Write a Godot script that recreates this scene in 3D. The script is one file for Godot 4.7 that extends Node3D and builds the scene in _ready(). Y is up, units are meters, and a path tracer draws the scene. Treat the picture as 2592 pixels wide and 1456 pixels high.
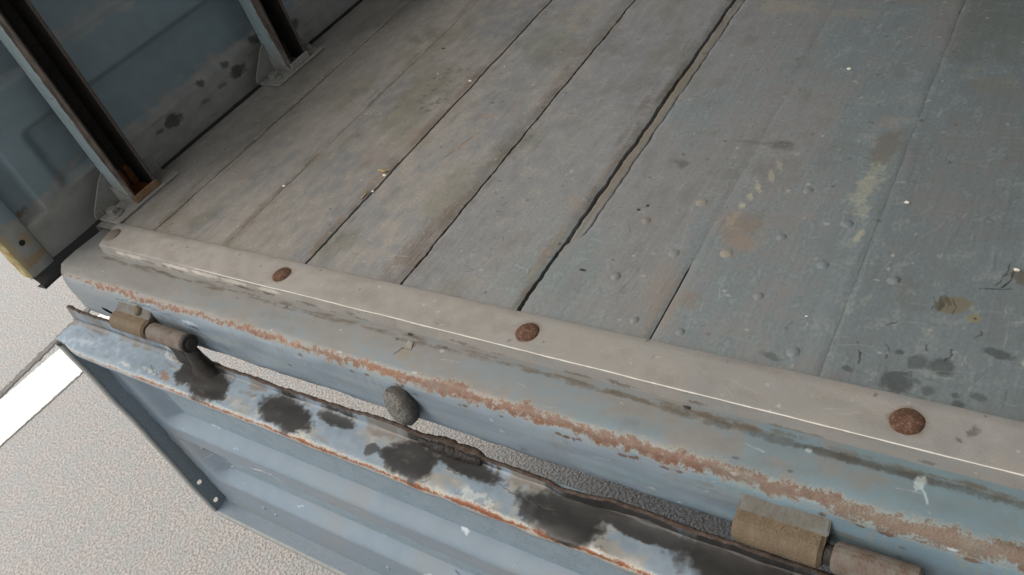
extends Node3D
# The rear left corner of an old blue-grey truck: worn plank floor, rear sill with its
# trim strip, tailgate hanging open on its hinges, left drop side standing up, two posts.
# Truck coordinates: x along the rear sill, z towards the rear, y up from the plank floor.

const FLOOR_Y := 0.8
const BED_L := -0.046
const BED_R := 1.62
const BED_F := -2.2

var noise_a := FastNoiseLite.new()
var noise_b := FastNoiseLite.new()
var noise_c := FastNoiseLite.new()
var truck: Node3D
var M := {}
var used := {}

# ------------------------------------------------------------------ painting
class Tex:
	var w: int
	var h: int
	var x0: float
	var y0: float
	var sx: float
	var sy: float
	var c := PackedVector3Array()
	var b := PackedFloat32Array()
	var hole := PackedByteArray()
	var n: FastNoiseLite

	func _init(w_: int, h_: int, rect: Rect2, noise: FastNoiseLite):
		w = w_; h = h_; x0 = rect.position.x; y0 = rect.position.y
		sx = w / rect.size.x; sy = h / rect.size.y
		c.resize(w * h); b.resize(w * h); b.fill(0.5)
		n = noise

	func uv(x: float, y: float) -> Vector2:
		return Vector2((x - x0) * sx / w, (y - y0) * sy / h)

	# an irregular patch with an outline of its own
	func blot(x: float, y: float, rx: float, ry: float, deg: float, col: Color, k := 1.0, rag := 0.35, soft := 0.25, grain := 0.3, db := 0.0, fq := 1.0):
		var ca := cos(deg_to_rad(deg)); var sa := sin(deg_to_rad(deg))
		var m := maxf(rx, ry) * (1.15 + rag)
		var v := Vector3(col.r, col.g, col.b)
		var f := fq * 80.0 / (0.65 * minf(rx, ry) + 0.35 * maxf(rx, ry))
		for j in range(maxi(0, int((y - m - y0) * sy)), mini(h, int((y + m - y0) * sy) + 1)):
			var wy := y0 + (j + 0.5) / sy - y
			for i in range(maxi(0, int((x - m - x0) * sx)), mini(w, int((x + m - x0) * sx) + 1)):
				var wx := x0 + (i + 0.5) / sx - x
				var lx := (wx * ca + wy * sa) / rx
				var ly := (wy * ca - wx * sa) / ry
				var d := sqrt(lx * lx + ly * ly)
				if d > 1.2 + rag: continue
				d += rag * (n.get_noise_2d((wx + x * 7.0) * f, (wy + y * 5.0) * f) + 0.6 * n.get_noise_2d((wx - x) * f * 4.0, (wy + y) * f * 4.0))
				if d >= 1.0: continue
				var a := k * minf(1.0, (1.0 - d) / soft)
				a *= 1.0 - grain * (0.5 + 0.5 * n.get_noise_2d(i * 31.0, j * 31.0)) - grain * 0.5 * (0.5 + n.get_noise_2d(i * 9.0, j * 9.0))
				var q := j * w + i
				c[q] = c[q].lerp(v, clampf(a, 0.0, 1.0))
				b[q] += db * a

	# a scratch, crack or worn line along points; broken 0..1 leaves gaps
	func stroke(pts: Array, width: float, col: Color, k := 1.0, broken := 0.4, wob := 0.0, db := 0.0):
		var v := Vector3(col.r, col.g, col.b)
		for s in pts.size() - 1:
			var p: Vector2 = pts[s]; var q: Vector2 = pts[s + 1]
			var l := (q - p).length()
			var dir := (q - p) / maxf(l, 1e-6)
			var nor := Vector2(-dir.y, dir.x)
			var m := width + absf(wob) + 0.001
			var lo := Vector2(minf(p.x, q.x) - m, minf(p.y, q.y) - m); var hi := Vector2(maxf(p.x, q.x) + m, maxf(p.y, q.y) + m)
			for j in range(maxi(0, int((lo.y - y0) * sy)), mini(h, int((hi.y - y0) * sy) + 1)):
				for i in range(maxi(0, int((lo.x - x0) * sx)), mini(w, int((hi.x - x0) * sx) + 1)):
					var r := Vector2(x0 + (i + 0.5) / sx, y0 + (j + 0.5) / sy) - p
					var t := r.dot(dir)
					if t < -width * 0.5 or t > l + width * 0.5: continue
					var g := t + p.x * 3.0 + p.y * 7.0
					var d := absf(r.dot(nor) + wob * n.get_noise_2d(g * 9000.0, 7.0))
					var ww := width * (0.6 + 0.6 * n.get_noise_2d(g * 5200.0, 41.0))
					var a := clampf((ww * 0.5 - d) * sx + 0.5, 0.0, 1.0) * k
					if a <= 0.0: continue
					if broken > 0.0:
						a *= clampf((n.get_noise_2d(g * 3800.0, 90.0) + 0.75 - broken * 1.3) * 3.0, 0.0, 1.0)
					var o := j * w + i
					c[o] = c[o].lerp(v, a)
					b[o] += db * a

	func cut(x: float, y: float, rx: float, ry: float, deg := 0.0, rag := 0.0):
		if hole.is_empty():
			hole.resize(w * h); hole.fill(255)
		var ca := cos(deg_to_rad(deg)); var sa := sin(deg_to_rad(deg)); var m := maxf(rx, ry) * 1.3
		for j in range(maxi(0, int((y - m - y0) * sy)), mini(h, int((y + m - y0) * sy) + 1)):
			for i in range(maxi(0, int((x - m - x0) * sx)), mini(w, int((x + m - x0) * sx) + 1)):
				var wx := x0 + (i + 0.5) / sx - x; var wy := y0 + (j + 0.5) / sy - y
				var d := Vector2((wx * ca + wy * sa) / rx, (wy * ca - wx * sa) / ry).length()
				d += rag * n.get_noise_2d(i * 14.0, j * 14.0)
				if d < 1.0: hole[j * w + i] = 0

	func color_texture() -> ImageTexture:
		var four := not hole.is_empty()
		var by := PackedByteArray(); by.resize(w * h * (4 if four else 3))
		var o := 0
		for q in w * h:
			var v := c[q]
			by[o] = clampi(int(v.x * 255.0), 0, 255); by[o + 1] = clampi(int(v.y * 255.0), 0, 255); by[o + 2] = clampi(int(v.z * 255.0), 0, 255)
			o += 3
			if four:
				by[o] = hole[q]; o += 1
		return ImageTexture.create_from_image(Image.create_from_data(w, h, false, Image.FORMAT_RGBA8 if four else Image.FORMAT_RGB8, by))

	func bump_texture() -> ImageTexture:
		var by := PackedByteArray(); by.resize(w * h)
		for q in w * h: by[q] = clampi(int(b[q] * 255.0), 0, 255)
		return ImageTexture.create_from_image(Image.create_from_data(w, h, false, Image.FORMAT_L8, by))

func make_noise(n: FastNoiseLite, s: int, f: float, oct := 3, type := FastNoiseLite.TYPE_SIMPLEX_SMOOTH):
	n.seed = s; n.frequency = f; n.noise_type = type
	n.fractal_octaves = oct
	n.fractal_type = FastNoiseLite.FRACTAL_FBM if oct > 1 else FastNoiseLite.FRACTAL_NONE

func rgb(r: int, g: int, b: int) -> Color: return Color(r / 255.0, g / 255.0, b / 255.0)
func v3(k: Color) -> Vector3: return Vector3(k.r, k.g, k.b)

func mat(rough: float, tex: Tex = null, bump := 0.0, metal := 0.0, spec := 0.5) -> StandardMaterial3D:
	var m := StandardMaterial3D.new()
	m.roughness = rough; m.metallic = metal; m.metallic_specular = spec
	m.cull_mode = BaseMaterial3D.CULL_DISABLED
	if tex:
		m.albedo_texture = tex.color_texture()
		if bump != 0.0:
			m.heightmap_enabled = true; m.heightmap_texture = tex.bump_texture(); m.heightmap_scale = bump
		if not tex.hole.is_empty():
			m.transparency = BaseMaterial3D.TRANSPARENCY_ALPHA_SCISSOR; m.alpha_scissor_threshold = 0.5
	return m

func tri(m: StandardMaterial3D, per_metre: float) -> StandardMaterial3D:
	m.uv1_triplanar = true; m.uv1_scale = Vector3.ONE * per_metre
	return m

# ------------------------------------------------------------------ shapes
func start() -> SurfaceTool:
	var st := SurfaceTool.new(); st.begin(Mesh.PRIMITIVE_TRIANGLES)
	return st

# i runs first; the normal is (along j) x (along i)
func grid(st: SurfaceTool, ni: int, nj: int, f: Callable, uvf: Callable, flip := false, group := 0):
	st.set_smooth_group(group)
	var ps := PackedVector3Array(); var us := PackedVector2Array()
	for j in nj + 1:
		for i in ni + 1:
			var p: Vector3 = f.call(i, j)
			ps.append(p); us.append(uvf.call(p, i, j))
	var s := ni + 1
	for j in nj:
		for i in ni:
			var a := j * s + i
			var q := [a, a + 1, a + s, a + 1, a + s + 1, a + s]
			if flip: q = [a, a + s, a + 1, a + 1, a + s, a + s + 1]
			for k in q:
				st.set_uv(us[k]); st.add_vertex(ps[k])

func face(st: SurfaceTool, a: Vector3, b: Vector3, c: Vector3, inside: Vector3):
	var n := (a - c).cross(a - b)
	if n.length_squared() < 1e-20: return
	var q := [a, b, c] if n.dot(a - inside) > 0.0 else [a, c, b]
	st.set_smooth_group(-1)
	for p in q:
		st.set_uv(Vector2(p.x, p.z)); st.add_vertex(p)

func quad(st: SurfaceTool, a: Vector3, b: Vector3, c: Vector3, d: Vector3, inside: Vector3):
	face(st, a, b, c, inside); face(st, a, c, d, inside)

func box(st: SurfaceTool, lo: Vector3, hi: Vector3, e := 0.0015):
	var m := (lo + hi) * 0.5; var s := (hi - lo) * 0.5
	e = minf(e, 0.45 * minf(s.x, minf(s.y, s.z)))
	var pt := func(sg: Vector3, ax: int) -> Vector3:
		var r := Vector3.ZERO
		for k in 3: r[k] = m[k] + sg[k] * (s[k] if k == ax else s[k] - e)
		return r
	for ax in 3:
		var u := (ax + 1) % 3; var v := (ax + 2) % 3
		for sgn in [-1.0, 1.0]:
			var c: Array = []
			for t in [[-1.0, -1.0], [1.0, -1.0], [1.0, 1.0], [-1.0, 1.0]]:
				var g := Vector3.ZERO; g[ax] = sgn; g[u] = t[0]; g[v] = t[1]
				c.append(pt.call(g, ax))
			quad(st, c[0], c[1], c[2], c[3], m)
		for s1 in [-1.0, 1.0]:
			for s2 in [-1.0, 1.0]:
				var g0 := Vector3.ZERO; g0[u] = s1; g0[v] = s2; g0[ax] = -1.0
				var g1 := g0; g1[ax] = 1.0
				quad(st, pt.call(g0, u), pt.call(g1, u), pt.call(g1, v), pt.call(g0, v), m)
	for sg in [[-1, -1, -1], [1, -1, -1], [-1, 1, -1], [1, 1, -1], [-1, -1, 1], [1, -1, 1], [-1, 1, 1], [1, 1, 1]]:
		var g := Vector3(sg[0], sg[1], sg[2])
		face(st, pt.call(g, 0), pt.call(g, 1), pt.call(g, 2), m)

# a profile of (r, y) turned about the y axis of tf
var lathe_on_floor := false

func lathe(st: SurfaceTool, prof: Array, seg: int, tf: Transform3D, wob := 0.0):
	st.set_smooth_group(0)
	var n := prof.size()
	for j in n - 1:
		for i in seg:
			var q: Array = []
			for t in [[i, j], [i + 1, j], [i + 1, j + 1], [i, j + 1]]:
				var a: float = TAU * (int(t[0]) % seg) / seg
				var p: Vector2 = prof[t[1]]
				var r := p.x * (1.0 + wob * noise_a.get_noise_2d(cos(a) * 90.0 + p.y * 3000.0, sin(a) * 90.0))
				q.append(tf * Vector3(cos(a) * r, p.y, sin(a) * r))
			for k in [0, 2, 1, 0, 3, 2]:
				st.set_uv(floor_uv(q[k].x, q[k].z) if lathe_on_floor else Vector2(q[k].x, q[k].z)); st.add_vertex(q[k])

# a closed outline of (z, y) run from x0 to x1, with bevelled ends
func prism_x(st: SurfaceTool, pts: Array, x0: float, x1: float, e := 0.002):
	var mid := Vector2.ZERO
	for p in pts: mid += p / pts.size()
	var n := pts.size()
	var ring := func(x: float, k: float) -> Array:
		var r: Array = []
		for p in pts:
			var d: Vector2 = p - mid
			d -= d.normalized() * k
			r.append(Vector3(x, mid.y + d.y, mid.x + d.x))
		return r
	var rings := [ring.call(x0, e), ring.call(x0 + e, 0.0), ring.call(x1 - e, 0.0), ring.call(x1, e)]
	st.set_smooth_group(-1)
	for k in 3:
		for i in n:
			var j := (i + 1) % n
			quad(st, rings[k][i], rings[k][j], rings[k + 1][j], rings[k + 1][i], Vector3((x0 + x1) * 0.5, mid.y, mid.x))
	for k in [0, 3]:
		for i in n:
			face(st, rings[k][i], rings[k][(i + 1) % n], Vector3(x0 if k == 0 else x1, mid.y, mid.x), Vector3((x0 + x1) * 0.5, mid.y, mid.x))

# ------------------------------------------------------------------ objects
func put(called: String, st: SurfaceTool, m: Material, parent: Node3D = null, label := "") -> MeshInstance3D:
	if parent == null: parent = truck
	st.generate_normals()
	st.index()
	var o := MeshInstance3D.new()
	o.mesh = st.commit()
	o.material_override = m
	add_named(o, called, parent)
	if label: o.set_meta("label", label)
	return o

func add_named(o: Node3D, called: String, parent: Node3D):
	var key := str(parent.get_instance_id()) + called
	var k: int = used.get(key, 0)
	used[key] = k + 1
	o.name = called if k == 0 else "%s_%03d" % [called, k]
	parent.add_child(o, true)

func hold(called: String, parent: Node3D, at := Vector3.ZERO) -> Node3D:
	var o := Node3D.new(); o.position = at
	add_named(o, called, parent)
	return o

func structure(o: Node3D): o.set_meta("kind", "structure")

func ss(a: float, b: float, x: float) -> float: return smoothstep(a, b, x)

func _ready():
	make_noise(noise_a, 11, 0.01, 3); make_noise(noise_b, 23, 0.01, 4); make_noise(noise_c, 37, 0.01, 1)
	setup_view()
	paint_all()
	build_ground()
	truck = hold("flatbed_truck", self, Vector3(0, FLOOR_Y, 0))
	truck.set_meta("label", "old blue-grey flatbed truck with worn plank floor and tailgate hanging open")
	truck.set_meta("category", "truck")
	build_floor()
	build_sill()
	build_trim()
	build_tailgate()
	build_hinges()
	build_side()
	build_posts()
	build_rest()
	build_added_roof()
	build_litter()

# ------------------------------------------------------------------ camera, sky, sun
func setup_view():
	var cam := Camera3D.new(); cam.name = "camera"
	var bx := Vector3(0.825898, -0.278917, -0.489998)
	var by := Vector3(-0.166937, 0.709133, -0.685027)
	var bz := Vector3(0.538539, 0.647561, 0.539110)
	cam.transform = Transform3D(Basis(bx, by, bz).orthonormalized(), Vector3(1.10126, FLOOR_Y + 0.536, 0.41706))
	cam.fov = rad_to_deg(2.0 * atan(728.0 / 2084.0))
	cam.near = 0.02; cam.far = 400.0
	add_child(cam); cam.make_current()

	var env := Environment.new()
	var sky_mat := ProceduralSkyMaterial.new()
	sky_mat.sky_top_color = Color(0.96, 0.98, 1.0)
	sky_mat.sky_horizon_color = Color(0.48, 0.51, 0.56)
	sky_mat.sky_curve = 0.6
	sky_mat.ground_bottom_color = Color(0.40, 0.38, 0.36)
	sky_mat.ground_horizon_color = Color(0.62, 0.61, 0.60)
	sky_mat.sun_angle_max = 40.0
	sky_mat.energy_multiplier = 1.3
	var sky := Sky.new(); sky.sky_material = sky_mat
	env.background_mode = Environment.BG_SKY
	env.sky = sky
	env.tonemap_mode = Environment.TONE_MAPPER_LINEAR
	env.tonemap_exposure = 2.0
	env.sdfgi_enabled = true; env.ssao_enabled = true; env.ssil_enabled = true
	var we := WorldEnvironment.new(); we.name = "world_environment"; we.environment = env
	add_child(we)

	var sun := DirectionalLight3D.new(); sun.name = "sun"
	sun.light_color = Color(1.0, 0.97, 0.93)
	sun.light_energy = 0.35
	sun.light_angular_distance = 30.0
	sun.shadow_enabled = true
	add_child(sun)
	sun.look_at_from_position(Vector3(-2.2, 4.6, 2.0), Vector3.ZERO)

# ------------------------------------------------------------------ the colours and wear of every surface
const JOINTS := [-0.046, 0.0785, 0.2295, 0.3775, 0.5245, 0.6768, 0.8178, 0.9632, 1.1090, 1.25, 1.38, 1.50, 1.62]
var floor_tex: Tex

func paint_all():
	paint_floor()
	paint_trim()
	paint_sill()
	paint_gate()
	paint_side()
	paint_small()

func paint_floor():
	var t := Tex.new(1536, 1024, Rect2(-0.06, -0.78, 1.2, 0.8), noise_b)
	floor_tex = t
	var rg := RandomNumberGenerator.new(); rg.seed = 5
	var tone := PackedFloat32Array()
	for k in 14: tone.append(rg.randf_range(-0.035, 0.035))
	var warm := v3(rgb(136, 131, 124)); var cool := v3(rgb(129, 129, 128)); var blue := v3(rgb(108, 119, 121))
	for i in t.w:
		var x := t.x0 + (i + 0.5) / t.sx
		var k := 0
		while k < 12 and x > JOINTS[k + 1]: k += 1
		for j in t.h:
			var z := t.y0 + (j + 0.5) / t.sy
			var big := noise_b.get_noise_2d(x * 620.0, z * 420.0)
			var mid := noise_b.get_noise_2d(x * 4200.0 + 300.0, z * 3000.0)
			var speck := noise_b.get_noise_2d(x * 24000.0, z * 15000.0)
			var grain := noise_b.get_noise_2d(x * 16000.0, z * 800.0 + k * 91.0)
			var fine := noise_c.get_noise_2d(i * 53.0, j * 53.0)
			var d1 := ss(-0.3, 0.3, big * 0.8 + mid * 0.6 + fine * 0.25 + (0.42 - x) * 1.5)
			var d2 := ss(-0.4, 0.4, big * 0.9 + mid * 0.55 + fine * 0.25 + (x - 0.86) * 2.1)
			var v := cool.lerp(warm, d1).lerp(blue, d2 * 0.85)
			v *= 1.0 + tone[k] + 0.06 * big + 0.05 * mid + 0.04 * grain + 0.05 * fine + 0.07 * speck
			v = v.lerp(v3(rgb(166, 158, 146)), ss(0.28, 0.6, mid + 0.6 * speck + 0.2 * big) * 0.2)
			v = v.lerp(v3(rgb(98, 96, 92)), ss(0.3, 0.65, speck * 0.7 - mid * 0.7 - 0.2 * big) * 0.22)
			var olive := ss(0.12, 0.5, noise_a.get_noise_2d(x * 700.0 + 900.0, z * 420.0 - 77.0) - maxf(0.0, x - 0.5) * 1.2)
			v = v.lerp(v * Vector3(0.90, 0.90, 0.84), olive * 0.7)
			var q := j * t.w + i
			t.c[q] = v
			t.b[q] = 0.5 + 0.08 * grain + 0.07 * mid + 0.11 * speck + 0.04 * fine
	var brown := rgb(120, 103, 90); var dark := rgb(66, 70, 69); var pale := rgb(170, 163, 148); var cream := rgb(186, 180, 150)
	# bare worn wood along the joints
	for s in [[0.506, -0.05, 0.019, 0.060, 0.9], [0.510, -0.115, 0.014, 0.05, 0.8], [0.512, -0.19, 0.010, 0.06, 0.7], [0.503, -0.28, 0.012, 0.05, 0.4], [0.515, -0.36, 0.01, 0.09, 0.55], [0.514, -0.5, 0.012, 0.09, 0.5]]:
		t.blot(s[0], s[1], s[2], s[3], 0, rgb(108, 96, 84) if s[1] > -0.24 else rgb(98, 92, 83), s[4] * 0.8, 0.6, 0.7, 0.45, -0.05, 1.0)
	for s in [[0.371, -0.05, 0.007, 0.05, 0.6], [0.370, -0.15, 0.008, 0.05, 0.5], [0.371, -0.27, 0.008, 0.07, 0.65], [0.372, -0.37, 0.007, 0.06, 0.6], [0.222, -0.06, 0.005, 0.05, 0.35]]:
		t.blot(s[0], s[1], s[2], s[3], 0, rgb(116, 97, 85), s[4], 0.5, 0.5, 0.35, -0.03, 0.6)
	for s in [[0.684, -0.35, 0.006, 0.30, 0.95]]:
		t.blot(s[0], s[1], s[2], s[3], 0, rgb(124, 114, 98), s[4], 0.25, 0.3, 0.3)
	for s in [[0.668, -0.08, 0.006, 0.05, 0.7], [0.668, -0.2, 0.004, 0.06, 0.5], [0.824, -0.05, 0.005, 0.04, 0.7], [0.809, -0.04, 0.007, 0.045, 0.5]]:
		t.blot(s[0], s[1], s[2], s[3], 0, rgb(133, 120, 106), s[4], 0.5, 0.5, 0.35)
	# wood grain showing in the bare strips
	for k in 130:
		var x := rg.randf_range(0.488, 0.522); var z := rg.randf_range(-0.17, -0.01)
		if x < 0.522 - 0.038 * (1.0 - clampf((-z - 0.02) / 0.2, 0.0, 1.0)): continue
		t.stroke([Vector2(x, z), Vector2(x + rg.randf_range(-0.001, 0.001), z - rg.randf_range(0.01, 0.03))], 0.0012, rgb(94, 84, 75) if rg.randf() < 0.6 else rgb(146, 134, 120), 0.6, 0.2, 0.0, -0.15)
	# stains
	t.blot(0.845, -0.155, 0.034, 0.030, 20, rgb(156, 125, 100), 0.55, 0.5, 0.8, 0.4)
	t.blot(0.852, -0.135, 0.018, 0.016, 0, rgb(160, 122, 94), 0.4, 0.5, 0.8, 0.4)
	t.blot(0.8438, -0.2947, 0.016, 0.011, 10, rgb(84, 80, 72), 0.7, 0.45, 0.7, 0.3)
	t.blot(0.815, -0.296, 0.03, 0.004, 5, rgb(92, 92, 90), 0.5, 0.6, 0.6, 0.3)
	t.blot(0.7494, -0.2483, 0.011, 0.007, 20, rgb(80, 78, 72), 0.7, 0.6, 0.6, 0.3)
	t.blot(0.742, -0.2525, 0.012, 0.008, 0, rgb(104, 101, 94), 0.6, 0.6, 0.7, 0.3)
	t.blot(0.749, -0.1521, 0.016, 0.010, 0, rgb(150, 132, 116), 0.45, 0.5, 0.8, 0.4)
	t.blot(0.80, -0.07, 0.02, 0.05, 8, rgb(142, 128, 114), 0.5, 0.6, 0.7, 0.4)
	t.blot(0.835, -0.055, 0.012, 0.014, 0, rgb(130, 108, 94), 0.55, 0.5, 0.7, 0.4)
	for s in [[1.0178, -0.014, 0.0135, 0.013, 0.85], [1.0277, -0.0364, 0.008, 0.009, 0.7], [1.0443, -0.0362, 0.010, 0.011, 0.75], [0.923, -0.0123, 0.010, 0.004, 0.55], [1.0614, -0.0042, 0.005, 0.004, 0.75], [1.078, -0.0594, 0.013, 0.005, 0.8], [1.0404, -0.011, 0.006, 0.005, 0.55], [0.982, -0.016, 0.005, 0.003, 0.7], [1.073, -0.015, 0.006, 0.004, 0.6], [1.058, -0.012, 0.003, 0.003, 0.7], [1.03, -0.018, 0.005, 0.003, 0.5], [1.0135, -0.043, 0.004, 0.003, 0.8]]:
		t.blot(s[0], s[1], s[2], s[3], 15, dark, s[4], 0.3, 0.35, 0.25)
	for s in [[1.006, -0.034, 1.003, -0.048], [1.0285, -0.045, 1.031, -0.056], [1.045, -0.044, 1.048, -0.055], [1.055, -0.125, 1.078, -0.131], [1.066, -0.131, 1.072, -0.16], [0.988, -0.024, 0.982, -0.045], [1.06, -0.072, 1.064, -0.08], [0.998, -0.07, 1.004, -0.075]]:
		t.stroke([Vector2(s[0], s[1]), Vector2((s[0] + s[2]) * 0.5 + 0.002, (s[1] + s[3]) * 0.5), Vector2(s[2], s[3])], 0.0014, rgb(46, 50, 50), 0.9, 0.2, 0.002, -0.3)
	# knots and flaked places showing wood and old cream paint
	t.blot(1.0412, -0.1022, 0.014, 0.010, -25, rgb(112, 104, 84), 0.95, 0.3, 0.25, 0.25, -0.15)
	t.blot(1.032, -0.104, 0.004, 0.011, 10, rgb(84, 79, 70), 0.9, 0.5, 0.3, 0.3, -0.2)
	t.blot(1.0575, -0.092, 0.006, 0.0055, 0, rgb(128, 121, 90), 0.9, 0.25, 0.25, 0.2, -0.1)
	t.blot(1.0577, -0.0918, 0.0012, 0.0012, 0, rgb(50, 45, 36), 1.0, 0.1, 0.4, 0.0)
	for k in 7:
		var o := rg.randf_range(-0.008, 0.012)
		t.stroke([Vector2(1.031 + o * 0.9, -0.111 + absf(o) * 0.3), Vector2(1.034 + o, -0.102), Vector2(1.033 + o, -0.094)], 0.0011, rgb(66, 58, 46), 0.7, 0.2, 0.001, -0.2)
	t.blot(1.084, -0.145, 0.011, 0.010, 20, rgb(92, 86, 74), 0.9, 0.4, 0.3, 0.3, -0.15)
	t.stroke([Vector2(1.071, -0.131), Vector2(1.075, -0.139), Vector2(1.076, -0.152)], 0.002, rgb(40, 42, 42), 0.9, 0.1, 0.001, -0.3)
	t.blot(0.9426, -0.2427, 0.013, 0.035, 8, cream, 0.62, 0.75, 0.4, 0.6, -0.05, 0.9)
	t.blot(0.945, -0.305, 0.013, 0.036, 5, rgb(110, 102, 92), 0.75, 0.5, 0.35, 0.3, -0.1, 0.7)
	t.blot(0.938, -0.345, 0.012, 0.014, 0, rgb(142, 130, 122), 0.6, 0.6, 0.4, 0.4)
	t.blot(0.9465, -0.205, 0.008, 0.016, 10, cream, 0.6, 0.75, 0.4, 0.6)
	t.blot(0.9515, -0.170, 0.004, 0.011, 12, cream, 0.75, 0.5, 0.4, 0.4)
	t.blot(0.985, -0.16, 0.012, 0.006, 0, rgb(125, 125, 120), 0.5, 0.6, 0.5, 0.4)
	for s in [[0.8495, -0.2408, 0.012], [0.842, -0.222, 0.01], [0.853, -0.258, 0.009], [0.839, -0.206, 0.006], [0.836, -0.192, 0.006]]:
		t.blot(s[0], s[1], 0.003, s[2], -25, cream, 0.75, 0.9, 0.3, 0.4, 0.05, 0.6)
	t.blot(0.833, -0.172, 0.005, 0.014, 10, rgb(176, 160, 132), 0.6, 0.9, 0.4, 0.5)
	t.blot(0.754, -0.590, 0.05, 0.022, 5, rgb(150, 143, 128), 0.75, 0.6, 0.4, 0.4, 0.03, 1.4)
	t.blot(0.843, -0.570, 0.04, 0.014, 0, rgb(146, 140, 126), 0.6, 0.7, 0.5, 0.45, 0.03, 1.2)
	t.blot(0.93, -0.6, 0.05, 0.02, 0, rgb(128, 124, 112), 0.5, 0.7, 0.5, 0.45)
	t.blot(1.02, -0.42, 0.03, 0.02, 10, rgb(118, 113, 100), 0.55, 0.7, 0.5, 0.5)
	t.blot(1.0, -0.45, 0.015, 0.006, 0, rgb(134, 130, 116), 0.6, 0.6, 0.5, 0.4)
	t.blot(1.01, -0.55, 0.06, 0.09, 0, rgb(92, 98, 88), 0.5, 0.7, 0.6, 0.4)
	t.blot(0.6579, -0.1651, 0.014, 0.013, 30, rgb(142, 128, 114), 0.6, 0.4, 0.3, 0.4, -0.08)
	for s in [[0.6579, -0.1651, 0.015, 0.014], [0.662, -0.0844, 0.014, 0.012], [0.575, -0.14, 0.006, 0.006], [0.595, -0.06, 0.012, 0.02]]:
		var ring: Array = []
		for k in 12: ring.append(Vector2(s[0], s[1]) + Vector2(cos(k * 0.57) * s[2], sin(k * 0.57) * s[3]) * rg.randf_range(0.8, 1.15))
		t.stroke(ring, 0.0010, rgb(82, 76, 70), 0.7, 0.5, 0.002, -0.3)
	t.blot(0.664, -0.0844, 0.009, 0.008, 0, rgb(140, 124, 108), 0.6, 0.6, 0.4, 0.4)
	# greenish and dark marks on the left planks
	t.blot(0.2064, -0.5202, 0.030, 0.022, 30, rgb(92, 93, 80), 0.6, 0.5, 0.6, 0.3)
	t.blot(0.185, -0.50, 0.03, 0.012, 20, rgb(100, 102, 86), 0.5, 0.6, 0.6, 0.3)
	for k in 34:
		t.blot(0.3227 + rg.randfn() * 0.016, -0.375 + rg.randfn() * 0.03, rg.randf_range(0.002, 0.006), rg.randf_range(0.002, 0.005), 0, rgb(76, 74, 68), rg.randf_range(0.3, 0.7), 0.5, 0.5, 0.3)
	for s in [[0.45, -0.47, 0.022, 0.05, 0.45], [0.46, -0.38, 0.03, 0.05, 0.35], [0.14, -0.34, 0.03, 0.05, 0.4], [0.1, -0.42, 0.02, 0.05, 0.4], [0.12, -0.24, 0.02, 0.03, 0.35], [0.045, -0.31, 0.01, 0.08, 0.5], [0.06, -0.22, 0.008, 0.03, 0.4], [0.17, -0.30, 0.014, 0.006, 0.5]]:
		t.blot(s[0], s[1], s[2], s[3], 0, rgb(108, 104, 90), s[4] * 0.7, 0.6, 0.9, 0.5)
	for s in [[0.025, -0.15, 0.02, 0.05, 0.5], [0.035, -0.20, 0.015, 0.03, 0.45], [0.05, -0.08, 0.014, 0.06, 0.35], [0.02, -0.06, 0.012, 0.03, 0.4]]:
		t.blot(s[0], s[1], s[2], s[3], 0, rgb(172, 166, 158), s[4], 0.8, 0.5, 0.5, 0.02, 0.7)
	for s in [[0.445, -0.31, 0.018, 0.012, 0.45], [0.48, -0.33, 0.014, 0.02, 0.4], [0.3289, -0.1949, 0.03, 0.018, 0.4], [0.36, -0.25, 0.01, 0.03, 0.4]]:
		t.blot(s[0], s[1], s[2], s[3], 0, rgb(140, 112, 96), s[4], 0.6, 0.7, 0.5)
	for s in [[0.4435, -0.235], [0.449, -0.25], [0.454, -0.265]]:
		t.blot(s[0], s[1], 0.004, 0.012, -12, rgb(150, 130, 108), 0.85, 0.7, 0.3, 0.3, -0.15, 0.6)
	t.stroke([Vector2(0.439, -0.22), Vector2(0.446, -0.24), Vector2(0.45, -0.258), Vector2(0.458, -0.276)], 0.0013, rgb(66, 60, 52), 0.9, 0.3, 0.003, -0.35)
	# dirt trodden into and along the open joints
	for k in 260:
		var q := rg.randi_range(1, 5)
		var side := -1.0 if rg.randf() < 0.72 else 1.0
		t.blot(JOINTS[q] + side * absf(rg.randfn()) * 0.008, rg.randf_range(-0.66, -0.01), rg.randf_range(0.002, 0.007), rg.randf_range(0.008, 0.035), 0, rgb(94, 86, 76) if rg.randf() < 0.7 else rgb(116, 98, 84), rg.randf_range(0.2, 0.5), 0.9, 0.6, 0.5, -0.04)
	for k in 16:
		t.blot(rg.randf_range(0.25, 0.52), rg.randf_range(-0.6, -0.25), rg.randf_range(0.01, 0.03), rg.randf_range(0.02, 0.06), rg.randf_range(-8, 8), rgb(104, 98, 86), rg.randf_range(0.25, 0.45), 0.9, 0.7, 0.6)
	# paint pulled over the closed joints leaves a pale ridge
	for s in [[0.8178, -0.10, -0.62], [0.9632, 0.0, -0.62], [1.06, -0.12, -0.3]]:
		t.stroke([Vector2(s[0] - 0.002, s[1]), Vector2(s[0] - 0.002, s[2])], 0.0022, rgb(136, 138, 135), 0.45, 0.55, 0.002, 0.15)
		t.stroke([Vector2(s[0] + 0.0015, s[1]), Vector2(s[0] + 0.0015, s[2])], 0.0017, rgb(78, 83, 83), 0.4, 0.6, 0.002, -0.15)
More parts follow.
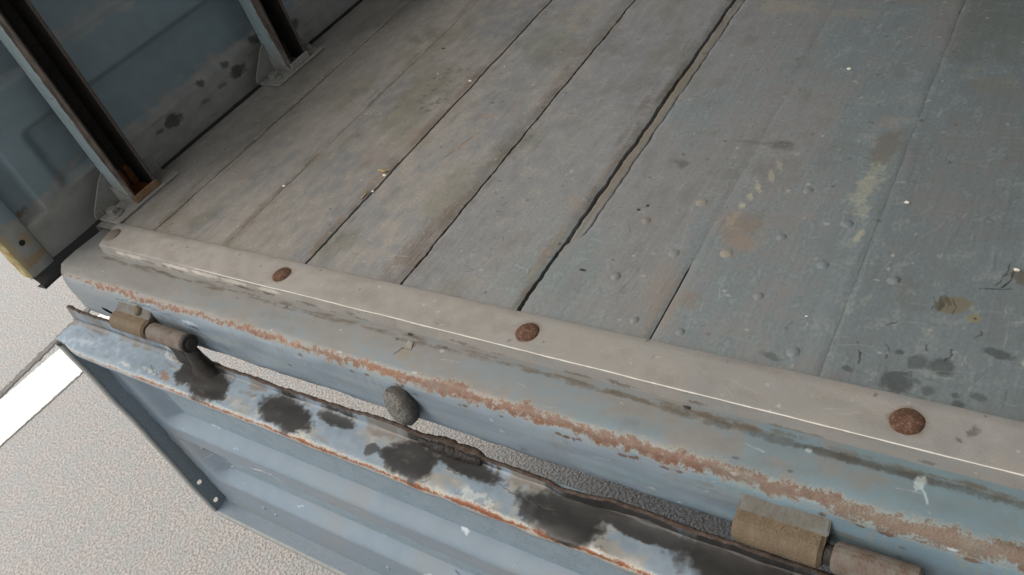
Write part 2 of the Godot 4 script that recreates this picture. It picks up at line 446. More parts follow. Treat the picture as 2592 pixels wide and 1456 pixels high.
	# scratches and scuffs
	for k in 1500:
		var x := rg.randf_range(-0.03, 1.13); var z := rg.randf_range(-0.66, -0.005)
		if x < 0.34 and rg.randf() < 0.6: continue
		var a := rg.randf_range(-0.35, 0.35) if rg.randf() < 0.5 else rg.randf_range(0.9, 2.0)
		var l := rg.randf_range(0.003, 0.02) if rg.randf() < 0.9 else rg.randf_range(0.02, 0.07)
		t.stroke([Vector2(x, z), Vector2(x + cos(a) * l, z - sin(a) * l)], rg.randf_range(0.0006, 0.0012), rgb(168, 168, 164) if rg.randf() < 0.7 else rgb(76, 74, 72), rg.randf_range(0.25, 0.8), 0.4, 0.0015, -0.12)
	for k in 900:   # splits and open pores along the grain
		var x := rg.randf_range(-0.04, 0.66) if rg.randf() < 0.75 else rg.randf_range(0.66, 1.12); var z := rg.randf_range(-0.68, 0.0)
		var l := rg.randf_range(0.004, 0.03)
		t.stroke([Vector2(x, z), Vector2(x + rg.randf_range(-0.0006, 0.0006), z - l)], rg.randf_range(0.0006, 0.0011), rgb(84, 78, 72) if rg.randf() < 0.65 else rgb(160, 154, 144), rg.randf_range(0.2, 0.6), 0.35, 0.0006, -0.18)
	for k in 420:
		t.blot(rg.randf_range(-0.03, 1.12), rg.randf_range(-0.66, -0.005), rg.randf_range(0.001, 0.0035), rg.randf_range(0.001, 0.003), 0, rgb(80, 78, 74) if rg.randf() < 0.45 else rgb(178, 172, 160), rg.randf_range(0.4, 0.8), 0.5, 0.4, 0.2, 0.1)
	for k in 70:   # trodden-in dirt
		t.blot(rg.randf_range(-0.03, 1.12), rg.randf_range(-0.66, -0.005), rg.randf_range(0.006, 0.03), rg.randf_range(0.006, 0.035), rg.randf_range(-20, 20), rgb(100, 95, 87), rg.randf_range(0.2, 0.45), 0.9, 0.7, 0.6)
	for k in 110:
		t.blot(rg.randf_range(0.3, 1.12), rg.randf_range(-0.66, -0.005), rg.randf_range(0.004, 0.014), rg.randf_range(0.001, 0.003), rg.randf_range(-10, 10), rgb(150, 150, 146), rg.randf_range(0.25, 0.5), 0.8, 0.5, 0.5)
	for s in [[0.708, -0.135], [0.715, -0.143]]:
		t.blot(s[0] + 0.026, s[1] - 0.032, 0.0024, 0.002, 0, rgb(36, 36, 36), 1.0, 0.2, 0.3, 0.0, -0.3)
	t.stroke([Vector2(0.766, -0.05), Vector2(0.772, -0.085)], 0.0008, rgb(74, 74, 74), 0.7, 0.2, 0.0, -0.2)
	t.stroke([Vector2(0.79, -0.095), Vector2(0.797, -0.205), Vector2(0.799, -0.3)], 0.0007, rgb(168, 170, 170), 0.45, 0.3, 0.001, -0.1)
	M.floor = mat(0.6, t, 0.09, 0.0, 0.4)

func paint_trim():
	# unrolled: v from the inner edge over the top and down the rear face
	var t := Tex.new(1536, 96, Rect2(-0.06, 0.0, 1.2, 0.075), noise_b)
	var rg := RandomNumberGenerator.new(); rg.seed = 9
	for j in t.h:
		for i in t.w:
			var p := Vector2(t.x0 + i / t.sx, j / t.sy)
			var big := noise_b.get_noise_2d(p.x * 500.0, p.y * 900.0); var mid := noise_a.get_noise_2d(p.x * 3400.0, p.y * 3400.0); var fine := noise_c.get_noise_2d(i * 53.0, j * 53.0)
			var v := v3(rgb(154, 149, 142)) * (1.0 + 0.05 * big + 0.06 * mid + 0.05 * fine)
			var cold := ss(-0.2, 0.4, big * 0.8 + mid * 0.5 + (p.x - 0.75) * 1.1)
			v = v.lerp(v3(rgb(138, 138, 135)) * (1.0 + 0.06 * mid + 0.04 * fine), cold * 0.7)
			t.c[j * t.w + i] = v
			t.b[j * t.w + i] = 0.5 + 0.14 * fine + 0.12 * mid
	for x in [0.0193, 0.366, 0.706, 1.033]:
		t.blot(x, 0.0245, 0.018, 0.017, 0, rgb(126, 100, 82), 0.5, 0.35, 0.6, 0.5)
		t.blot(x, 0.0245, 0.0135, 0.0135, 0, rgb(96, 72, 60), 0.8, 0.2, 0.4, 0.3)
	for k in 70:
		t.blot(rg.randf_range(-0.05, 1.13), rg.randf_range(0.003, 0.06), rg.randf_range(0.0008, 0.003), rg.randf_range(0.0006, 0.002), rg.randf_range(0, 180), rgb(88, 84, 78) if rg.randf() < 0.5 else rgb(190, 184, 174), rg.randf_range(0.4, 0.8), 0.5, 0.4, 0.2)
	for k in 60:
		t.blot(rg.randf_range(-0.04, 1.12), rg.randf_range(0.003, 0.044), rg.randf_range(0.006, 0.03), rg.randf_range(0.003, 0.010), rg.randf_range(-15, 15), rgb(128, 121, 113) if rg.randf() < 0.6 else rgb(164, 157, 148), rg.randf_range(0.25, 0.5), 0.9, 0.7, 0.6)
	for k in 90:
		var x := rg.randf_range(-0.04, 1.1); var y := rg.randf_range(0.004, 0.042)
		t.stroke([Vector2(x, y), Vector2(x + rg.randf_range(-0.03, 0.03), y + rg.randf_range(-0.012, 0.012))], 0.0007, rgb(184, 178, 170), 0.5, 0.5, 0.001)
	for k in 8:
		t.blot(rg.randf_range(0.06, 0.36), 0.052, rg.randf_range(0.01, 0.03), 0.0035, 0, rgb(208, 198, 186), 0.8, 0.5, 0.3, 0.2)
	for k in 40:
		t.blot(rg.randf_range(0.0, 1.12), rg.randf_range(0.055, 0.062), rg.randf_range(0.004, 0.02), 0.002, 0, rgb(92, 84, 74), 0.6, 0.7, 0.4, 0.3)
	t.blot(1.075, 0.02, 0.003, 0.008, 20, rgb(78, 76, 72), 0.7, 0.7, 0.4, 0.3)
	M.trim = mat(0.75, t, 0.05, 0.0, 0.3)

func paint_sill():
	# unrolled: v = distance over the top, round the corner and down the rear face
	var t := Tex.new(1792, 224, Rect2(-0.06, 0.0, 1.2, 0.15), noise_b)
	var rg := RandomNumberGenerator.new(); rg.seed = 21
	var grey := v3(rgb(134, 132, 128))
	for j in t.h:
		for i in t.w:
			var p := Vector2(t.x0 + i / t.sx, j / t.sy)
			var n1 := noise_b.get_noise_2d(p.x * 800.0 + 40.0, p.y * 2400.0); var n2 := noise_a.get_noise_2d(p.x * 4200.0, p.y * 6000.0); var fine := noise_c.get_noise_2d(i * 49.0, j * 49.0)
			var streak := noise_b.get_noise_2d(p.x * 700.0, p.y * 9000.0)
			var right := ss(-0.3, 0.3, (p.x - 0.93) * 2.2 + n1 * 0.5 + n2 * 0.2)
			var v: Vector3
			if p.y < 0.062:
				v = (grey * (1.0 + 0.05 * n1 + 0.04 * n2 + 0.03 * fine)).lerp(v3(rgb(124, 134, 138)), ss(-0.15, 0.45, n1 * 0.8 + n2 * 0.5 + (p.x - 0.55) * 0.9) * 0.8)
			else:
				v = v3(rgb(130, 143, 152)) * (1.0 + 0.07 * n1 + 0.06 * streak + 0.04 * fine)
				v = v.lerp(v3(rgb(136, 144, 142)), ss(0.1, 0.5, n1 + 0.5 * n2 - 0.3 * (p.x - 0.5)) * 0.6)
				v = v.lerp(grey, ss(-0.1, 0.1, 0.12 - p.x + 0.1 * n1) * 0.5)
			v = v.lerp(v3(rgb(98, 128, 140)) * (1.0 + 0.06 * n2 + 0.05 * streak), right * 0.5)
			# the rusted bend
			var mid := 0.0635 + 0.004 * noise_b.get_noise_2d(p.x * 900.0, 5.0) + 0.003 * noise_a.get_noise_2d(p.x * 4000.0, 9.0)
			var half := (0.0032 + 0.0026 * ss(0.4, 0.7, p.x)) * (1.0 + 0.6 * noise_b.get_noise_2d(p.x * 1600.0, 77.0)) * ss(0.02, 0.06, p.x)
			half *= 1.0 - 0.5 * ss(0.27, 0.29, p.x) * (1.0 - ss(0.30, 0.33, p.x))
			var g1 := noise_b.get_noise_2d(p.x * 11000.0, p.y * 14000.0); var g2 := noise_b.get_noise_2d(p.x * 42000.0, p.y * 42000.0)
			var e := (absf(p.y - mid) - half) / 0.0030 + 0.5 * n2 + 1.5 * g1 + 1.5 * g2
			var a := 1.0 - ss(-0.9, 0.5, e)
			var halo := (1.0 - ss(0.0, 1.3, e)) * (1.0 - a)
			v = v.lerp(v3(rgb(168, 158, 138)), halo * 0.5)
			var rust := v3(rgb(120, 80, 55)).lerp(v3(rgb(140, 107, 84)), ss(-0.4, 0.4, g1 + g2 * 0.8 + fine * 0.3))
			rust = rust.lerp(v3(rgb(106, 72, 56)), ss(0.1, 0.4, g2 + 0.4 * n2) * 0.9)
			rust = rust.lerp(v3(rgb(156, 106, 70)), ss(0.15, 0.5, n1 - g2 * 0.5) * 0.5)
			rust *= 1.0 - 0.18 * ss(-0.2, 0.2, p.x - 0.75 + 0.2 * n1 + 0.1 * g1)
			if p.x > 0.9: rust = rust.lerp(v3(rgb(114, 90, 70)) * (1.0 + 0.15 * n2 + 0.2 * g2), ss(-0.2, 0.3, (p.x - 1.0) * 3.0 + n1) * 0.8)
			v = v.lerp(rust, a * (0.95 - 0.2 * fine) * (1.0 - 0.15 * ss(0.85, 1.05, p.x + 0.1 * n1)))
			var q := j * t.w + i
			t.c[q] = v
			t.b[q] = 0.5 + 0.05 * n2 + 0.03 * fine - a * 0.12 + a * 0.3 * fine * 0.5 + a * 0.2 * noise_b.get_noise_2d(p.x * 12000.0, p.y * 12000.0)
	for k in 60:   # rust runs and yellowed streaks below the bend
		var x := rg.randf_range(0.3, 1.12)
		t.blot(x, rg.randf_range(0.074, 0.095), rg.randf_range(0.001, 0.004), rg.randf_range(0.004, 0.014), rg.randf_range(-6, 6), rgb(146, 140, 118) if rg.randf() < 0.6 else rgb(130, 106, 88), rg.randf_range(0.25, 0.5), 0.9, 0.6, 0.6)
	# dirt lying along the foot of the trim strip
	for k in 170:
		t.blot(rg.randf_range(0.03, 1.13), rg.randf_range(0.0175, 0.024) + 0.004 * rg.randf() * rg.randf(), rg.randf_range(0.004, 0.02), rg.randf_range(0.001, 0.003), 0, rgb(96, 88, 76), rg.randf_range(0.4, 0.85), 0.7, 0.5, 0.4, 0.1)
	for k in 14:
		t.blot(0.9 + rg.randf() * 0.22, 0.026, rg.randf_range(0.01, 0.03), 0.004, 0, rgb(74, 74, 70), 0.7, 0.6, 0.5, 0.4)
	for k in 90:   # greasy dust over the paint
		t.blot(rg.randf_range(0.2, 1.13), rg.randf_range(0.024, 0.14), rg.randf_range(0.008, 0.04), rg.randf_range(0.003, 0.010), rg.randf_range(-4, 4), rgb(122, 121, 116) if rg.randf() < 0.6 else rgb(104, 110, 112), rg.randf_range(0.2, 0.5), 0.9, 0.7, 0.6)
	# flakes, chips and scratches
	t.blot(0.583, 0.042, 0.010, 0.007, 20, rgb(136, 126, 112), 0.9, 0.4, 0.2, 0.2, 0.2)
	t.stroke([Vector2(0.573, 0.044), Vector2(0.578, 0.034), Vector2(0.59, 0.028)], 0.0014, rgb(60, 54, 48), 0.9, 0.2, 0.001, -0.3)
	t.blot(1.050, 0.030, 0.004, 0.008, 10, rgb(190, 200, 198), 0.85, 0.5, 0.3, 0.3)
	t.stroke([Vector2(1.05, 0.03), Vector2(1.058, 0.044), Vector2(1.06, 0.05)], 0.002, rgb(180, 194, 196), 0.8, 0.3, 0.002)
	t.stroke([Vector2(0.10, 0.078), Vector2(0.125, 0.073), Vector2(0.165, 0.073), Vector2(0.20, 0.075), Vector2(0.235, 0.079)], 0.0015, rgb(62, 66, 70), 0.9, 0.25, 0.003, -0.4)
	t.blot(0.255, 0.079, 0.02, 0.003, 0, rgb(206, 214, 218), 0.8, 0.6, 0.3, 0.3)
	for k in 60:
		var x := rg.randf_range(0.0, 1.12); var y := rg.randf_range(0.02, 0.14)
		t.stroke([Vector2(x, y), Vector2(x + rg.randf_range(-0.02, 0.02), y + rg.randf_range(-0.004, 0.004))], 0.0008, rgb(196, 204, 208), rg.randf_range(0.3, 0.8), 0.5, 0.001)
	for k in 50:
		t.blot(rg.randf_range(-0.04, 1.12), rg.randf_range(0.02, 0.14), rg.randf_range(0.001, 0.004), rg.randf_range(0.001, 0.0025), 0, rgb(74, 76, 78) if rg.randf() < 0.5 else rgb(186, 192, 194), rg.randf_range(0.5, 0.9), 0.5, 0.4, 0.2, 0.1)
	for k in 22:
		var x := rg.randf_range(0.45, 1.1)
		t.blot(x, 0.0735 + 0.003 * rg.randf(), rg.randf_range(0.002, 0.006), rg.randf_range(0.001, 0.0025), 0, rgb(92, 66, 52), 0.85, 0.5, 0.3, 0.2, -0.2)
	for k in 10:
		t.blot(rg.randf_range(-0.04, 0.06), rg.randf_range(0.05, 0.07), rg.randf_range(0.002, 0.005), rg.randf_range(0.002, 0.003), 0, rgb(112, 118, 120), 0.7, 0.6, 0.4, 0.3, -0.1)
	t.blot(0.20, 0.094, 0.06, 0.012, 0, rgb(88, 84, 76), 0.55, 0.6, 0.6, 0.4)
	t.blot(0.28, 0.106, 0.05, 0.012, 2, rgb(70, 78, 88), 0.5, 0.6, 0.8, 0.4)  # soft shade beside the left hinge, painted onto the sill face
	for k in 24:
		t.blot(rg.randf_range(0.9, 1.02), 0.086 + rg.randfn() * 0.006, rg.randf_range(0.006, 0.02), rg.randf_range(0.001, 0.003), 0, rgb(116, 116, 110), 0.6, 0.6, 0.5, 0.4)
	t.cut(0.047, 0.112, 0.0135, 0.0042, 12)
	t.cut(0.659, 0.128, 0.010, 0.0034, 4, 0.5)
	t.cut(0.722, 0.139, 0.006, 0.003, 60, 0.5)
	M.sill = mat(0.5, t, 0.07, 0.0, 0.5)

func paint_gate():
	# the shelf along the top of the hanging tailgate: v runs from the upstand to the rusted rear bend and down it
	var t := Tex.new(1792, 128, Rect2(-0.08, 0.0, 1.2, 0.08), noise_b)
	var rg := RandomNumberGenerator.new(); rg.seed = 31
	for j in t.h:
		for i in t.w:
			var p := Vector2(t.x0 + i / t.sx, j / t.sy)
			var n1 := noise_b.get_noise_2d(p.x * 1100.0, p.y * 2200.0 + 60.0); var n2 := noise_a.get_noise_2d(p.x * 5200.0, p.y * 5200.0); var fine := noise_c.get_noise_2d(i * 51.0, j * 51.0)
			var v := v3(rgb(134, 148, 160)) * (1.0 + 0.06 * n1 + 0.07 * n2 + 0.04 * fine)
			v = v.lerp(v3(rgb(150, 148, 142)) * (1.0 + 0.06 * n2), ss(-0.1, 0.5, n1 * 0.9 + n2 * 0.35 + (p.x - 0.55) * 0.7))
			v = v.lerp(v3(rgb(172, 182, 190)), ss(0.22, 0.6, n2 * 0.8 + n1 * 0.5 - (p.x - 0.2) * 0.3) * 0.5)
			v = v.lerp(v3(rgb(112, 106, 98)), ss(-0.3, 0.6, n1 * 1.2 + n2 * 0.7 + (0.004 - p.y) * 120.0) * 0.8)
			var mid := 0.0445 + 0.0015 * noise_b.get_noise_2d(p.x * 1500.0, 15.0)
			var half := (0.0012 + 0.0022 * ss(-0.2, 0.6, noise_b.get_noise_2d(p.x * 1300.0, 57.0) + (p.x - 0.5) * 0.7)) * ss(0.02, 0.2, p.x)
			var g1 := noise_b.get_noise_2d(p.x * 13000.0, p.y * 16000.0); var g2 := noise_b.get_noise_2d(p.x * 46000.0, p.y * 46000.0)
			var e := (absf(p.y - mid) - half) / 0.0024 + 0.5 * n2 + 1.2 * g1 + 1.2 * g2
			var a := 1.0 - ss(-0.6, 0.4, e)
			v = v.lerp(v3(rgb(206, 196, 176)), (1.0 - ss(0.0, 1.8, e)) * (1.0 - a) * 0.7)
			v = v.lerp(v3(rgb(150, 88, 52)).lerp(v3(rgb(104, 66, 46)), ss(-0.3, 0.3, g1 + g2 + fine * 0.3)), a)
			if p.y > 0.053: v = v3(rgb(126, 134, 140)) * (1.0 + 0.05 * n2 + 0.04 * n1 + 0.03 * fine)
			var q := j * t.w + i
			t.c[q] = v
			t.b[q] = 0.5 + 0.08 * n2 + 0.06 * n1 + 0.04 * fine
	var soot := rgb(40, 38, 36)
	# black oil-soaked grime
	for s in [[0.262, 0.013, 0.036, 0.020, 8, 0.95], [0.222, 0.010, 0.018, 0.014, 0, 0.9], [0.285, 0.026, 0.02, 0.009, 0, 0.85], [0.398, 0.016, 0.030, 0.016, 14, 0.95], [0.425, 0.022, 0.026, 0.014, 0, 0.95], [0.478, 0.005, 0.028, 0.006, 3, 0.8], [0.597, 0.018, 0.030, 0.017, 0, 0.95], [0.57, 0.020, 0.016, 0.006, 0, 0.7], [0.655, 0.004, 0.040, 0.008, 4, 0.9], [0.775, 0.017, 0.038, 0.019, 4, 0.95], [0.79, 0.026, 0.026, 0.012, 0, 0.9], [0.745, 0.022, 0.012, 0.012, 0, 0.7], [0.84, 0.004, 0.05, 0.007, 4, 0.85], [0.93, 0.012, 0.045, 0.02, 6, 0.95], [1.0, 0.012, 0.06, 0.012, 0, 0.9], [1.06, 0.01, 0.05, 0.014, 0, 0.8], [0.545, 0.022, 0.008, 0.006, 0, 0.6]]:
		t.blot(s[0], s[1] + 0.003, s[2] * 1.25, s[3] * 1.45, s[4], soot, minf(1.0, s[5] * 1.1), 0.34, 0.28, 0.07, 0.06, 0.8)
	for k in 25:
		var x: float = [0.262, 0.41, 0.6, 0.775, 0.93][k % 5] + rg.randfn() * 0.03
		t.blot(x, 0.017 + rg.randfn() * 0.007, rg.randf_range(0.002, 0.006), rg.randf_range(0.002, 0.004), 0, rgb(82, 76, 68), 0.5, 0.6, 0.5, 0.5, 0.1)
	for k in 24:
		t.blot(rg.randf_range(-0.05, 1.1), rg.randf_range(0.006, 0.04), rg.randf_range(0.004, 0.016), rg.randf_range(0.001, 0.003), rg.randf_range(-10, 10), rgb(122, 106, 90), 0.5, 0.8, 0.4, 0.4)
	# flaking pale paint
	for s in [[0.680, 0.035, 0.012, 0.006], [0.672, 0.031, 0.005, 0.006], [0.703, 0.035, 0.007, 0.005], [0.693, 0.030, 0.004, 0.004], [0.16, 0.030, 0.02, 0.003], [0.11, 0.034, 0.012, 0.003], [0.17, 0.004, 0.02, 0.002], [0.45, 0.036, 0.014, 0.003], [0.82, 0.040, 0.008, 0.003]]:
		t.blot(s[0], s[1], s[2], s[3], 5, rgb(206, 206, 198), 0.8, 0.9, 0.3, 0.45, 0.12, 1.2)
	for s in [[0.15, 0.022, 0.17, 0.03], [0.17, 0.03, 0.19, 0.034], [0.56, 0.024, 0.548, 0.028], [0.63, 0.032, 0.625, 0.038], [0.70, 0.012, 0.74, 0.02], [0.74, 0.02, 0.765, 0.02], [0.64, 0.016, 0.66, 0.02]]:
		t.stroke([Vector2(s[0], s[1]), Vector2(s[2], s[3])], 0.0013, rgb(64, 58, 52), 0.9, 0.2, 0.003, -0.3)
	t.blot(0.19, 0.030, 0.014, 0.005, 20, rgb(150, 96, 56), 0.8, 0.6, 0.4, 0.4)
	M.shelf = mat(0.5, t, 0.10, 0.0, 0.5)

	# the hanging face: u = x, v = -y
	var f := Tex.new(1536, 640, Rect2(-0.08, 0.09, 1.2, 0.5), noise_b)
	for j in f.h:
		for i in f.w:
			var p := Vector2(f.x0 + i / f.sx, f.y0 + j / f.sy)
			var n1 := noise_b.get_noise_2d(p.x * 420.0, p.y * 700.0); var n2 := noise_a.get_noise_2d(p.x * 3000.0, p.y * 3000.0); var fine := noise_c.get_noise_2d(i * 51.0, j * 51.0)
			var v := v3(rgb(126, 140, 151)) * (1.0 + 0.05 * n1 + 0.03 * n2 + 0.03 * fine)
			v = v.lerp(v3(rgb(132, 135, 135)), ss(0.0, 0.5, n1 + n2 * 0.3) * 0.6)
			f.c[j * f.w + i] = v
			f.b[j * f.w + i] = 0.5 + 0.03 * n2 + 0.02 * fine
	for k in 150:
		var x := rg.randf_range(-0.04, 1.1); var y := rg.randf_range(0.14, 0.56)
		var a := rg.randfn() * 0.35
		var l := rg.randf_range(0.003, 0.02)
		f.stroke([Vector2(x, y), Vector2(x + cos(a) * l, y + sin(a) * l)], rg.randf_range(0.0007, 0.0018), rgb(214, 222, 228), rg.randf_range(0.4, 0.9), 0.35, 0.002)
	for s in [[0.173, 0.334, 0.195, 0.328], [0.195, 0.328, 0.222, 0.326], [0.222, 0.326, 0.262, 0.352], [0.70, 0.20, 0.73, 0.215], [0.73, 0.215, 0.78, 0.22], [0.62, 0.17, 0.63, 0.18], [0.55, 0.275, 0.575, 0.285], [0.03, 0.43, 0.05, 0.425]]:
		f.stroke([Vector2(s[0], s[1]), Vector2(s[2], s[3])], 0.0028, rgb(226, 232, 236), 0.95, 0.3, 0.002)
	for s in [[0.575, 0.288, 0.006, 0.004], [0.70, 0.195, 0.012, 0.004], [0.66, 0.205, 0.006, 0.008]]:
		f.blot(s[0], s[1], s[2], s[3], 10, rgb(218, 224, 226), 0.9, 0.6, 0.3, 0.2)
	for s in [[0.31, 0.49, 0.325, 0.51], [0.66, 0.18, 0.664, 0.19], [0.50, 0.44, 0.525, 0.45], [0.70, 0.39, 0.73, 0.40]]:
		f.stroke([Vector2(s[0], s[1]), Vector2(s[2], s[3])], 0.002, rgb(66, 74, 82), 0.9, 0.15, 0.002, -0.4)
	M.gate = mat(0.38, f, 0.03, 0.0, 0.5)

func paint_side():
	# inner face of the drop side: u = -z, v = y
	var t := Tex.new(1024, 512, Rect2(-0.13, -0.03, 0.8, 0.4), noise_b)
	var rg := RandomNumberGenerator.new(); rg.seed = 41
	for j in t.h:
		for i in t.w:
			var p := Vector2(t.x0 + i / t.sx, t.y0 + j / t.sy)
			var n1 := noise_b.get_noise_2d(p.x * 600.0, p.y * 900.0); var n2 := noise_a.get_noise_2d(p.x * 2600.0, p.y * 3600.0); var fine := noise_c.get_noise_2d(i * 53.0, j * 53.0)
			var v := v3(rgb(116, 131, 136)) * (1.0 + 0.07 * n1 + 0.04 * n2 + 0.04 * fine)
			var low := ss(-0.25, 0.25, (0.060 - p.y) * 26.0 + n1 * 0.25 + n2 * 0.35 + 0.4 * noise_b.get_noise_2d(p.x * 800.0, p.y * 9000.0))
			var band := ss(-0.3, 0.2, 0.35 - absf(p.y - 0.2) * 40.0 + n1 * 0.5 + n2 * 0.3)
			v = v.lerp(v3(rgb(138, 134, 126)) * (1.0 + 0.09 * n2 + 0.04 * fine), maxf(low * 0.85, band * 0.5))
			t.c[j * t.w + i] = v
			t.b[j * t.w + i] = 0.5 + 0.05 * n2 + 0.03 * fine
	for s in [[0.2, 0.028, 0.020, 0.011, 0.9], [0.348, 0.026, 0.020, 0.011, 0.9], [0.333, 0.045, 0.010, 0.006, 0.8], [0.277, 0.045, 0.009, 0.006, 0.85], [0.414, 0.046, 0.020, 0.007, 0.8], [0.498, 0.026, 0.014, 0.010, 0.85], [0.267, 0.02, 0.012, 0.004, 0.5], [0.17, 0.028, 0.010, 0.004, 0.6], [0.10, 0.03, 0.02, 0.003, 0.4], [0.31, 0.022, 0.012, 0.004, 0.5]]:
		t.blot(s[0], s[1], s[2], s[3], -8, rgb(52, 50, 45), s[4], 0.4, 0.4, 0.25)
	for k in 26:
		t.blot(rg.randf_range(0.0, 0.6), rg.randf_range(-0.01, 0.05), rg.randf_range(0.006, 0.03), rg.randf_range(0.001, 0.004), 0, rgb(98, 94, 86) if rg.randf() < 0.6 else rgb(160, 158, 150), 0.5, 0.7, 0.5, 0.4)
	for k in 40:
		var x := rg.randf_range(-0.1, 0.6); var y := rg.randf_range(0.0, 0.33); var a := rg.randf_range(0, TAU)
		t.stroke([Vector2(x, y), Vector2(x + cos(a) * 0.02, y + sin(a) * 0.02)], 0.0009, rgb(150, 166, 172), rg.randf_range(0.2, 0.6), 0.4, 0.002)
	t.blot(-0.088, 0.03, 0.012, 0.012, 0, rgb(150, 122, 74), 0.6, 0.6, 0.6, 0.4)
	t.blot(-0.10, 0.004, 0.03, 0.009, 0, rgb(138, 104, 62), 0.75, 0.6, 0.5, 0.4)
	t.blot(-0.112, 0.05, 0.006, 0.07, 0, rgb(158, 138, 92), 0.8, 0.6, 0.5, 0.4)
	t.blot(-0.065, 0.052, 0.014, 0.006, 0, rgb(84, 62, 44), 0.7, 0.6, 0.5, 0.4)
	t.cut(-0.0945, 0.0294, 0.0042, 0.0042)
	M.side = mat(0.55, t, 0.05, 0.0, 0.45)

func tile(w: int, base: Color, second: Color, third: Color, f1: float, f2: float, s: int, bump := 0.25) -> Tex:
	var t := Tex.new(w, w, Rect2(0, 0, 1, 1), noise_b)
	var n := FastNoiseLite.new(); make_noise(n, s, f1 / w, 4)
	var a := n.get_seamless_image(w, w).get_data()
	make_noise(n, s + 1, f2 / w, 3)
	var b := n.get_seamless_image(w, w).get_data()
	var c1 := v3(base); var c2 := v3(second); var c3 := v3(third)
	for q in w * w:
		var x := a[q] / 255.0; var y := b[q] / 255.0
		var v := c1.lerp(c2, ss(0.35, 0.7, x * 0.75 + y * 0.3)).lerp(c3, ss(0.62, 0.8, y * 0.7 + x * 0.35))
		t.c[q] = v * (0.93 + 0.14 * y)
		t.b[q] = 0.5 + bump * (y - 0.5) + bump * 0.5 * (x - 0.5)
	return t

